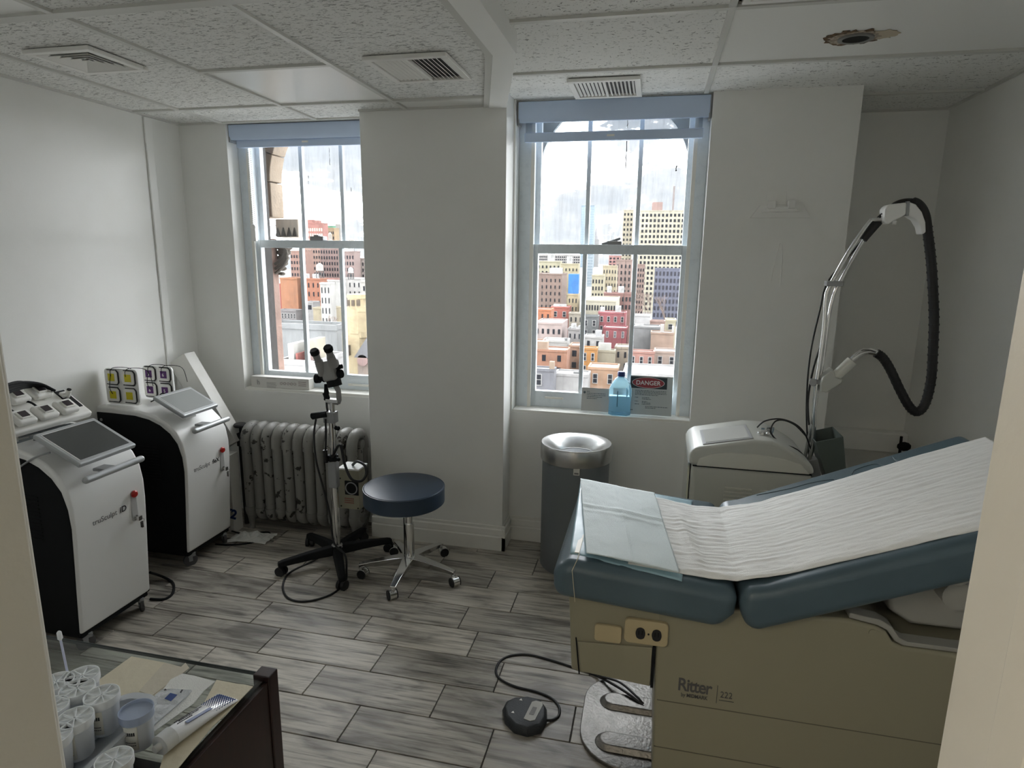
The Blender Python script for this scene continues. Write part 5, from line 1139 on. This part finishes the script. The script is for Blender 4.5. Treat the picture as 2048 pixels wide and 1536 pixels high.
for x in (.018, .066):
    so_ = obj('socket', MB().prism([(x+.016*math.cos(2*PI*k/24)*(1 if abs(math.cos(2*PI*k/24)) < .8 else .9), .580+.019*math.sin(2*PI*k/24)) for k in range(24)], 'y', FY-.017, FY-.012), INK, oc)
    obj('slot', MB().box(x-.006, x-.004, FY-.0182, FY-.016, .576, .590).box(x+.004, x+.006, FY-.0182, FY-.016, .576, .590), mat('slot_black', (.0, .0, .0), .9), so_)
obj('screw', MB().cyl((.042, FY-.016, .580), (.042, FY-.012, .580), .003, 8), INK, oc)
obj('screw', MB().cyl((-.132, FY-.004, .675), (-.132, FY+.01, .675), .009, 10), INK, et)
text('lettering', 'Ritter', .060, (.138, FY-.0015, .398), (1, 0, 0), (0, 0, 1), PRINT, et, bold=.0010, spacing=.9, xs=.80)
text('lettering', 'by MIDMARK', .0175, (.150, FY-.0015, .3775), (1, 0, 0), (0, 0, 1), PRINT, et, spacing=.95, bold=.0003, xs=.82)
obj('divider', MB().box(.2545, .2560, FY-.0015, FY+.001, .372, .432), PRINT, et); text('lettering', '222', .030, (.264, FY-.0015, .394), (1, 0, 0), (0, 0, 1), PRINT, et, xs=.8)
obj('underline', MB().box(.262, .305, FY-.0015, FY+.001, .383, .3845), PRINT, et)
# steel foot plate with two raised ribs
fp = [(1.0, .02)]
def fplate(ins=0):
    pts = []
    x0, y0, y1 = -.175+ins, 1.845+ins, 2.315-ins
    for k in range(9): a_ = PI/2+ (PI/2)*k/8; pts.append((x0+.14+.14*math.cos(a_), y1-.14+.14*math.sin(a_)))
    for k in range(9): a_ = PI+ (PI/2)*k/8; pts.append((x0+.17+.17*math.cos(a_), y0+.17+.17*math.sin(a_)))
    return [(.20, y1)] + pts + [(.20, y0)]
FPM = mat('scuffed_steel', (.25, .24, .225), .42, metal=1, bump=(90, .25), var=(30, (.19, .183, .17), .4, .7))
plate = obj('foot_plate', MB().prism(fplate(), 'z', .0, .018), FPM, et, bevel=.004)
for yc in (1.955, 2.165):
    rb = MB(); n_ = 10; v = []; 
    for w_, z_, xe in ((.048, .018, -.118), (.032, .036, -.096)):
        v += [(.19, yc+w_, z_)] + [(xe+w_+w_*math.cos(PI/2+PI*k/n_), yc+w_*math.sin(PI/2+PI*k/n_), z_) for k in range(n_+1)] + [(.19, yc-w_, z_)]
    q = n_+3; obj('rib', rb.add(v, [tuple(range(q, 2*q))] + [(i, (i+1) % q, q+(i+1) % q, q+i) for i in range(q)] + [tuple(range(q))[::-1]]), FPM, plate, bevel=.004)
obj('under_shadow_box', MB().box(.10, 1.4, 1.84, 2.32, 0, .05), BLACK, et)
# cushions
CY0, CY1 = 1.715, 2.425
def cushion(prof, nm, b=.035):
    return obj(nm, MB().prism(prof, 'y', CY0, CY1), TEAL, et, bevel=b, seg=6, smooth=60)
seat = cushion([(-.248, .69), (.238, .652), (.277, .70), (.285, .775), (-.222, .812), (-.25, .76)], 'seat_cushion')
BX0, BZ0, BX1, BZ1 = .288, .775, 1.085, 1.105
back = cushion([(.325, .652), (.287, .705), (.290, .782), (.36, .80), (BX1, BZ1+.008), (BX1+.03, BZ1-.09), (.863, .885)], 'back_cushion')
obj('cushion_board', MB().prism([(-.20, .655), (.22, .63), (.22, .65), (-.20, .69)], 'y', 1.80, 2.34), BLACK, et)
def topz(x): 
    if x < .28: return .812 - (x+.222)*(.037/.507)
    if x < .36: return .775 + (x-.28)*(.025/.08)
    return .80 + (x-.36)*((BZ1+.008-.80)/(BX1-.36))
sm_ = MB()
def seamline(pts): sm_.tube(smoothpath([(x, y, topz(x)+.0005) for x, y in pts], 6), .0022, 6)
seamline([(.42, 2.385), (.52, 2.36), (.60, 2.355), (.66, 2.33), (.66, 2.30)]); seamline([(.72, 2.33), (.74, 2.36), (.80, 2.36), (.82, 2.30)]); seamline([(.86, 2.38), (.86, 2.33), (.90, 2.27)])
obj('stitch_seam', sm_, TEAL, back, smooth=60)
# head bracket
obj('head_bracket', MB().prism([(.80, .86), (.86, .93), (.96, .975), (1.1, .985), (1.1, .95), (.97, .94), (.88, .89), (.84, .85)], 'y', 1.75, 1.79), BEIGEG, et, bevel=.008)
obj('hinge_cover', MB().prism([(.70, .78), (.80, .86), (.90, .88), (.98, .84), (1.0, .72), (.95, .665), (.78, .665), (.72, .70)], 'y', 1.86, 1.95), BEIGEG, et, bevel=.015)
obj('hinge_cylinder', MB().cyl((.86, 1.80, .80), (.86, 1.92, .80), .04, 20), BEIGEG, et, smooth=40)
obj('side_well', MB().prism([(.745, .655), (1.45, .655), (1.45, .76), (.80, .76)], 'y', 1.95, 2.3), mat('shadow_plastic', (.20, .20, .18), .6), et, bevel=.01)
# transparent foot cover strap
obj('plastic_strap', MB().tube([(-.178, 1.708, .69), (-.19, 1.708, .79), (-.178, 1.74, .813), (-.178, 2.0, .812), (-.178, 2.2, .812)], .0012, 6).box(-.192, -.178, 1.78, 1.98, .811, .8135), mat('yellow_tape', (.62, .56, .40), .3), seat)
# exam paper
rr = random.Random(4)
from mathutils import noise
def paper(u, v):
    x = -.03 + u*1.13
    yn = 1.765 if x < .5 else 1.765 - (x-.5)*.03
    yf = 2.34 - .03*u - .05*math.sin(min(1, u*1.2)*3)*.6
    y = yn + (yf-yn)*v
    z = topz(x) + .0085
    if .2 < x < .42: z += .010*math.sin((x-.2)/.22*PI)                   # bridges the fold
    z += .0028*noise.noise(Vector((x*9, y*60, 3))) + .0016*noise.noise(Vector((x*30, y*120, 7))) + .0015
    z += .012*math.exp(-((x-.17+ (y-1.9)*.15)/.018)**2)*max(0, math.sin((y-1.75)*6))*.8
    if y < 1.79: z -= (1.79-y)**1.5*1.5
    return Vector((min(x, 1.10), y, z))
tag(obj('exam_paper', MB().grid(200, 130, paper), mat('crepe_paper', (.93, .93, .91), .75, bump=(420, .25)), smooth=180, solid=.0006), 'long white crinkled exam table paper over the blue cushions', 'paper')
def sheet(quad, nu, nv, zo, amp, seed, name, m_, label, cat, fold=()):
    A_, B2, C_, D_ = [Vector((q[0], q[1], 0)) for q in quad]
    def f_(u, v):
        p = (A_*(1-u)+B2*u)*(1-v) + (D_*(1-u)+C_*u)*v
        z = topz(p.x) + zo + amp*noise.noise(Vector((p.x*8, p.y*8, seed))) + amp*.4*noise.noise(Vector((p.x*30, p.y*30, seed)))
        for kind, c_, w_, h_ in fold:
            t_ = v if kind == 'v' else u; z += h_*math.exp(-((t_-c_)/w_)**2)
        return Vector((p.x, p.y, z))
    return tag(obj(name, MB().grid(nu, nv, f_), m_, smooth=180, solid=.0008), label, cat)
sheet(((-.205, 1.775, 0), (.125, 1.728, 0), (.19, 2.375, 0), (-.245, 2.39, 0)), 50, 50, .0035, .0025, 1, 'blue_underpad', mat('pale_blue_plastic', (.34, .52, .60), .3), 'pale blue plastic backed pad under the folded drape', 'pad', (('v', .0, .03, -.004),))
sheet(((-.155, 1.765), (.118, 1.745), (.045, 2.36), (-.245, 2.385)), 60, 60, .017, .004, 2, 'folded_drape', mat('drape_tissue', (.72, .81, .82), .6, bump=(260, .3)), 'folded pale blue-green paper drape at the foot of the table', 'drape', (('v', .60, .012, .005), ('v', .52, .01, .004), ('u', .5, .01, .002)))
# alcove hook rail
hk = thing('cable_stub', 'small dark cable stub poking up behind the blue head cushion', 'cable', (1.13, 3.9, .70))
a_ = at(1800, 900, 3.9); obj('stub', MB().tube(smoothpath([a_+Vector((0, 0, -.02)), at(1803, 873, 3.9)], 3), .008, 8).sphere(at(1808, 893, 3.9), .035, 10, (1.1, .6, .8)), BLACK, hk, smooth=40)

# ---------------------------------------------------------------- foot pedal
fpd = thing('foot_pedal', 'black rounded foot pedal with a grey label on the floor by the table', 'foot pedal', (-.385, 2.02, 0))
pp = [atz(p[0], p[1], .035) for p in ((1008, 1412), (1014, 1400), (1030, 1393), (1055, 1391), (1080, 1397), (1091, 1412), (1091, 1432), (1080, 1450), (1055, 1457), (1030, 1450), (1012, 1432))]
poly = [(p.x, p.y) for p in pp]; cx_ = sum(p[0] for p in poly)/len(poly); cy_ = sum(p[1] for p in poly)/len(poly)
mb = MB(); n_ = len(poly); v = []
for k_, z_ in ((1.06, .0), (1.08, .016), (1.0, .030), (.90, .036)): v += [(cx_+(p[0]-cx_)*k_, cy_+(p[1]-cy_)*k_, z_) for p in poly]
pdl = obj('pedal_body', mb.add(v, [tuple(range(n_))[::-1], tuple(range(3*n_, 4*n_))] + [(n_*q+i, n_*q+(i+1) % n_, n_*q+n_+(i+1) % n_, n_*q+n_+i) for q in range(3) for i in range(n_)]), mat('pedal_black', (.03, .035, .04), .5, bump=(300, .2)), fpd, bevel=.004, smooth=40)
lb = [atz(p[0], p[1], .038) for p in ((1047, 1437), (1064, 1403), (1072, 1401), (1085, 1404), (1086, 1410), (1070, 1440), (1060, 1442))]
pl_ = obj('pedal_label', MB().prism([(p.x, p.y) for p in lb], 'z', .0355, .0385), mat('label_grey', (.42, .41, .37), .5), pdl, bevel=.001, seg=1)
lb2 = [atz(p[0], p[1], .039) for p in ((1058, 1428), (1066, 1413), (1074, 1415), (1067, 1430))]
obj('label_symbol', MB().prism([(p.x, p.y) for p in lb2], 'z', .0385, .0392), mat('symbol_grey', (.16, .15, .14), .5), pl_)
for px, py in ((1042, 1399), (1026, 1424)):
    p = atz(px, py, .037); obj('arrow_mark', MB().prism([(p.x-.006, p.y-.004), (p.x+.006, p.y-.004), (p.x, p.y+.006)], 'z', .0355, .0375), WHITE, pdl)
obj('cable', MB().tube(smoothpath([atz(1088, 1440, .02), atz(1105, 1440, .008), atz(1118, 1430, .007), atz(1117, 1412, .007), atz(1100, 1395, .007), atz(1070, 1383, .007), atz(1030, 1373, .007), atz(1000, 1358, .007), atz(992, 1340, .007), atz(1003, 1320, .007), atz(1030, 1310, .007), atz(1070, 1312, .007), atz(1150, 1336, .007), atz(1190, 1350, .012), atz(1225, 1368, .04), atz(1260, 1390, .045), atz(1290, 1415, .03), atz(1310, 1425, .02)], 7), .0052, 8), RUB, fpd, smooth=60, label='black pedal cord')
tag(obj('power_cord', MB().tube(smoothpath([(-.14, 2.33, .02), atz(1200, 1352, .03), atz(1240, 1365, .05), atz(1275, 1395, .045), atz(1290, 1410, .03), atz(1310, 1412, .02)], 7), .0045, 8), RUB), 'second thin black cord crossing the steel foot plate', 'cord')

# ---------------------------------------------------------------- dark table with glass top, lower left
tbx = thing('side_table', 'dark reddish brown wooden table with glass top in the lower left corner', 'table', (-1.3, .83, 0))
TX1, TY1, TZ = -.802, 1.142, .75
obj('corner_post', MB().box(TX1-.042, TX1, TY1-.03, TY1+.005, .0, TZ+.006), DARKW, tbx, bevel=.003)
obj('corner_post', MB().box(-1.80, -1.758, TY1-.03, TY1+.005, .0, TZ+.006), DARKW, tbx, bevel=.003)
obj('side_panel', MB().prism([(.54, .0), (TY1-.028, 0), (TY1-.028, TZ-.008), (.54, TZ-.008)], 'x', TX1-.03, TX1-.004), DARKW, tbx, bevel=.003)
obj('side_panel', MB().box(-1.80, -1.775, .54, TY1-.03, 0, TZ-.008), DARKW, tbx, bevel=.003)
obj('lower_shelf', MB().box(-1.775, TX1-.03, .54, .86, .52, .545), DARKW, tbx, bevel=.002)
obj('front_rail', MB().box(-1.775, TX1-.03, .54, .565, .545, TZ-.008), DARKW, tbx)
obj('back_rail', MB().box(-1.775, TX1-.03, .845, .865, .545, TZ-.012), DARKW, tbx)
obj('glass_top', MB().box(-1.775, TX1-.012, .545, TY1-.012, TZ-.008, TZ-.001), TGLASS, tbx)
obj('glass_edge', MB().box(-1.775, TX1-.03, TY1-.0125, TY1-.0105, TZ-.009, TZ), mat('glass_edge_dark', (.02, .03, .03), .3), tbx)
zt = TZ
def flat(pts, z0, th, m_, nm, label, cat, parent=None, **k):
    P_ = [atz(60+x/3.938, 1240+y/3.938, z0) for x, y in pts]
    o = obj(nm, MB().prism([(p.x, p.y) for p in P_], 'z', z0, z0+th), m_, parent, **k)
    if cat: tag(o, label, cat)
    return o
flat([(480, 520), (800, 290), (1060, 338), (1190, 372), (1225, 340), (1255, 380), (930, 640), (700, 860), (420, 800)], zt, .0012, KRAFT, 'paper_pouch', 'large cream paper pouch lying behind the specimen cups', 'paper pouch')
flat([(1060, 338), (1190, 372), (1225, 340), (1255, 380), (960, 600), (860, 560)], zt+.0014, .0008, mat('cream_paper_shade', (.58, .53, .42), .7, bump=(60, .15)), 'pouch_flap', 'folded flap strip on the large cream pouch', 'paper pouch')
flat([(1110, 470), (1200, 425), (1290, 440), (1460, 488), (1370, 560), (1290, 660), (980, 880), (900, 740)], zt+.0022, .0012, TOWEL, 'paper_towel', 'textured white paper towel between the pouches', 'paper towel')
w_ = flat([(985, 600), (1040, 556), (1120, 550), (1275, 560), (1235, 610), (960, 850), (900, 800)], zt+.0036, .003, mat('foil_wrap', (.62, .64, .66), .18, metal=.4, bump=(40, .5)), 'foil_wrapper', 'shiny foil wrapped instrument with blue label left of the tube', 'wrapper')
def flat2(pts, z0, th, m_, nm, parent): return flat(pts, z0, th, m_, nm, None, None, parent)
flat2([(1060, 620), (1105, 575), (1160, 590), (1110, 640)], zt+.0067, .0006, BLUEINK, 'label_block', w_); flat2([(1180, 570), (1195, 548), (1205, 550), (1190, 575)], zt+.0067, .0006, INK, 'label_mark', w_); flat2([(1055, 555), (1065, 540), (1075, 552)], zt+.0067, .0006, INK, 'label_mark', w_)
flat([(1470, 475), (1625, 505), (1690, 512), (1757, 528), (1600, 690), (1420, 860), (1160, 1180), (1020, 1180), (1060, 1050), (1290, 820), (1380, 640)], zt+.0038, .0016, KRAFT, 'paper_envelope', 'narrow cream paper sleeve along the table edge under the tube', 'paper pouch')
# ointment tube
tu = thing('ointment_tube', 'white ointment tube with blue dotted end and blue stripe on the cream sleeve', 'tube', atz(60+1330/3.938, 1240+780/3.938, zt+.008))
c0_ = atz(60+1115/3.938, 1240+935/3.938, zt+.020); c1_ = atz(60+1560/3.938, 1240+600/3.938, zt+.009)
dt = (c1_-c0_); dt.z = 0; Lt = dt.length; dt.normalize(); st2 = Vector((-dt.y, dt.x, 0))
TU = Matrix((dt, st2, Vector((0, 0, 1)))).transposed().to_4x4(); TU.translation = (c0_.x, c0_.y, zt+.006)
v = []; n_ = 20
stn = [(0, .0195, .0180), (.15, .0215, .0160), (.45, .0245, .0115), (.8, .0275, .0055), (1.0, .0290, .0012)]
for t_, a_, b_ in stn:
    for k in range(n_): q = 2*PI*k/n_; v.append(TU @ Vector((Lt*t_, a_*math.cos(q), b_*(1+math.sin(q)))))
TUBE = obj('tube_body', MB().add(v, [tuple(range(n_))[::-1], tuple(range(n_*4, n_*5))] + [(n_*q+i, n_*q+(i+1) % n_, n_*q+n_+(i+1) % n_, n_*q+n_+i) for q in range(4) for i in range(n_)]), mat('tube_white', (.78, .79, .80), .2), tu, smooth=60)
obj('tube_cap', MB().tube([TU @ Vector((-.026, 0, .0195)), TU @ Vector((.001, 0, .0195))], .0195, 22).tube([TU @ Vector((-.038, 0, .0195)), TU @ Vector((-.026, 0, .0195))], .007, 14), mat('cap_grey_white', (.62, .63, .62), .35), tu, smooth=40)
def tz(t_):
    for (a, _, ha), (b, _, hb) in zip(stn, stn[1:]):
        if t_ <= b: return 2*(ha+(hb-ha)*(t_-a)/(b-a))
    return .0024
dd = MB()
for i in range(15):
    for j in range(9):
        t_ = .64+i*.024; y_ = -.021+j*.0052; r_ = .0007+.0016*(i/14)
        mb_c = TU @ Vector((Lt*t_, y_+(.002 if i % 2 else 0), 0)); zz = zt+.006+tz(t_)*(.5+.5*math.sqrt(max(0, 1-(y_/.0275)**2)))
        dd.cyl((mb_c.x, mb_c.y, zz-.0008), (mb_c.x, mb_c.y, zz+.0006), r_, 8)
obj('dot_pattern', dd, mat('tube_blue', (.01, .045, .17), .35), TUBE, kind='stuff')
obj('blue_stripe', MB().add([TU @ Vector((Lt*t_, y_, tz(t_)*(.985 if y_ < -.007 else 1.0)+d_)) for d_ in (.0002, .0012) for t_, y_ in ((.20, -.013), (.62, -.013), (.62, -.005), (.20, -.005))], [(0, 1, 2, 3), (4, 5, 6, 7), (0, 1, 5, 4), (1, 2, 6, 5), (2, 3, 7, 6), (3, 0, 4, 7)]), MATS['tube_blue'], TUBE)
for s_, y_, t_, sz in (('Lubricating', .001, .20, .0075), ('Sterile jelly', .010, .17, .0055)):
    text('lettering', s_, sz, TU @ Vector((Lt*t_, y_, tz(t_)*.99+.0008)), dt, st2+Vector((0, 0, -.05)), MATS['tube_blue'], TUBE) if False else None
ln = MB(); rr = random.Random(12)
for y_, a_, b_ in ((.002, .12, .35), (.008, .18, .50), (.014, .14, .60)):
    t_ = a_
    while t_ < b_:
        w2 = rr.uniform(.012, .03); p0 = TU @ Vector((Lt*t_, y_, 0)); zz = zt+.006+tz(t_)*(.5+.5*math.sqrt(max(0, 1-(y_/.0245)**2)))
        Mq = TU.copy(); Mq.translation = (p0.x, p0.y, zz); ln.box(0, Lt*w2, -.0009, .0009, -.0012, .0005, Mq); t_ += w2+.008
obj('small_print', ln, INK, TUBE, kind='stuff')
# translucent organizer tray and specimen cups
CZ0 = zt+.002
org = thing('cup_rack', 'translucent white plastic rack carrying lidded specimen cups', 'rack', (-1.0, .80, CZ0))
e0, e1 = atz(314, 1405, .805), atz(165, 1545, .805)
dx = (e0-e1); dx.z = 0; lx = dx.length; dx.normalize(); sx = Vector((-dx.y, dx.x, 0))
OM = Matrix((dx, sx, Vector((0, 0, 1)))).transposed().to_4x4(); OM.translation = (e1.x, e1.y, 0)
RT0 = rrect(-.08, lx+.01, .0, .085, .035, 8)
def ringwall(poly, z0, z1, th, M):
    n = len(poly); cx = sum(p[0] for p in poly)/n; cyy = sum(p[1] for p in poly)/n
    ins = [(cx+(p[0]-cx)*(1-th/.08), cyy+(p[1]-cyy)*(1-th/.045)) for p in poly]; v = []
    for z in (z0, z1): v += [M @ Vector((*p, z)) for p in poly]
    for z in (z1, z0): v += [M @ Vector((*p, z)) for p in ins]
    return MB().add(v, [(q*n+i, q*n+(i+1) % n, ((q+1) % 4)*n+(i+1) % n, ((q+1) % 4)*n+i) for q in range(4) for i in range(n)])
obj('rack_wall', ringwall(RT0, zt+.012, zt+.055, .003, OM), FROST, org, smooth=40)
obj('rack_floor', pr3(rrect(-.08, lx+.01, .0, .085, .035, 8), zt+.010, zt+.014, OM), FROST, org)
obj('rack_rim', ringwall(rrect(-.085, lx+.017, -.006, .091, .04, 8), zt+.052, zt+.057, .01, OM), FROST, org, smooth=40)
obj('rack_foot', ringwall(rrect(-.08, lx-.01, .005, .08, .03, 8), zt+.002, zt+.014, .004, OM), FROST, org, smooth=40)
QL = mat('cup_label', (.66, .65, .58), .6)
def cup(px, py, zl, label, lab=False, bluelid=False, hh=.078):
    """px,py: centre of the lid top at height zl"""
    p = atz(px, py, zl); x, y = p.x, p.y; z0 = zl-hh
    t = thing('specimen_cup', label, 'specimen cup', (x, y, z0), 'lidded specimen cups')
    obj('cup_body', MB().lathe([(.022, z0), (.024, z0+.003), (.0275, zl-.018), (.0275, zl-.010)], (x, y, 0), 32), FROST, t, smooth=35)
    lid = obj('lid', MB().lathe([(.0295, zl-.017), (.0305, zl-.014), (.0305, zl), (.0290, zl), (.0285, zl-.006), (.004, zl-.006)], (x, y, 0), 36), FROST2 if not bluelid else mat('blue_frost_lid', (.45, .52, .66), .35, trans=.2), t, smooth=35)
    if not bluelid:
        rb = MB(); a0 = rnd2.uniform(0, 1)
        for k in range(8):
            a_ = a0+k*PI/4; rb.box(0, .0285, -.0008, .0008, zl-.0065, zl-.0012, Matrix.Translation((x, y, 0)) @ Matrix.Rotation(a_, 4, 'Z'))
        obj('lid_ribs', rb, FROST2, lid)
    if lab:
        v = []; a0 = -1.35; n_ = 9; w_ = 1.0
        for zz in (z0+.008, zl-.020):
            rr_ = .0245+(zz-z0)/hh*.0042
            for k in range(n_): a_ = a0+(k/(n_-1)-.5)*w_; v.append((x+rr_*math.cos(a_), y+rr_*math.sin(a_), zz))
        lo_ = obj('label', MB().add(v, [(k, k+1, n_+k+1, n_+k) for k in range(n_-1)]), QL, t, solid=.0006, smooth=60)
        pr_ = MB()
        for q, zz in enumerate((z0+.018, z0+.024, z0+.040)):
            for k in range(6):
                a_ = a0-.38+k*.13; rr_ = .0245+(zz-z0)/hh*.0042+.0005; pr_.box(-.0012, .0014, -.0002, .0004, 0, .0014+(.006 if q == 2 else 0), Matrix.Translation((x+rr_*math.cos(a_), y+rr_*math.sin(a_), zz)) @ Matrix.Rotation(a_+PI/2, 4, 'Z'))
        obj('label_print', pr_, INK if lab != 'y' else mat('yellow_print2', (.5, .42, .1), .5), lo_, kind='stuff')
    return t
rnd2 = random.Random(21)
cup(203, 1388, .862, 'specimen cup with printed label at the right end of the front rack', True)
cup(149, 1434, .862, 'specimen cup with a tall label standing nearest the door jamb', 'y')
cup(154, 1375, .862, 'middle specimen cup in the back row, left of the labelled one')
cup(164, 1349, .862, 'rearmost specimen cup, partly hidden behind two others')
cup(112, 1362, .862, 'specimen cup in the back row beside the door jamb')
cup(100, 1412, .862, 'specimen cup half hidden by the door jamb, second row')
cup(104, 1470, .862, 'specimen cup almost hidden by the door jamb, lowest')
cup(272, 1418, .838, 'specimen cup with a frosted blue top beside the tube', True, True)
cup(228, 1517, .820, 'specimen cup low at the bottom edge of the view', True, hh=.066)
sw = thing('cytology_brush', 'thin white swab brush standing upright among the specimen cups', 'swab', atz(140, 1350, .80))
a_, b_ = at(136, 1350, .935), at(119, 1270, .935)
obj('stick', MB().cyl(a_+(a_-b_).normalized()*.105, b_, .0023, 8), mat('stick_blue_white', (.62, .64, .78), .3), sw, smooth=40); d_ = (b_-a_).normalized()
obj('tip', MB().tube([b_-d_*.012, b_-d_*.008, b_+d_*.006, b_+d_*.009], [.002, .005, .0045, .002], 10), FROST2, sw, smooth=40)
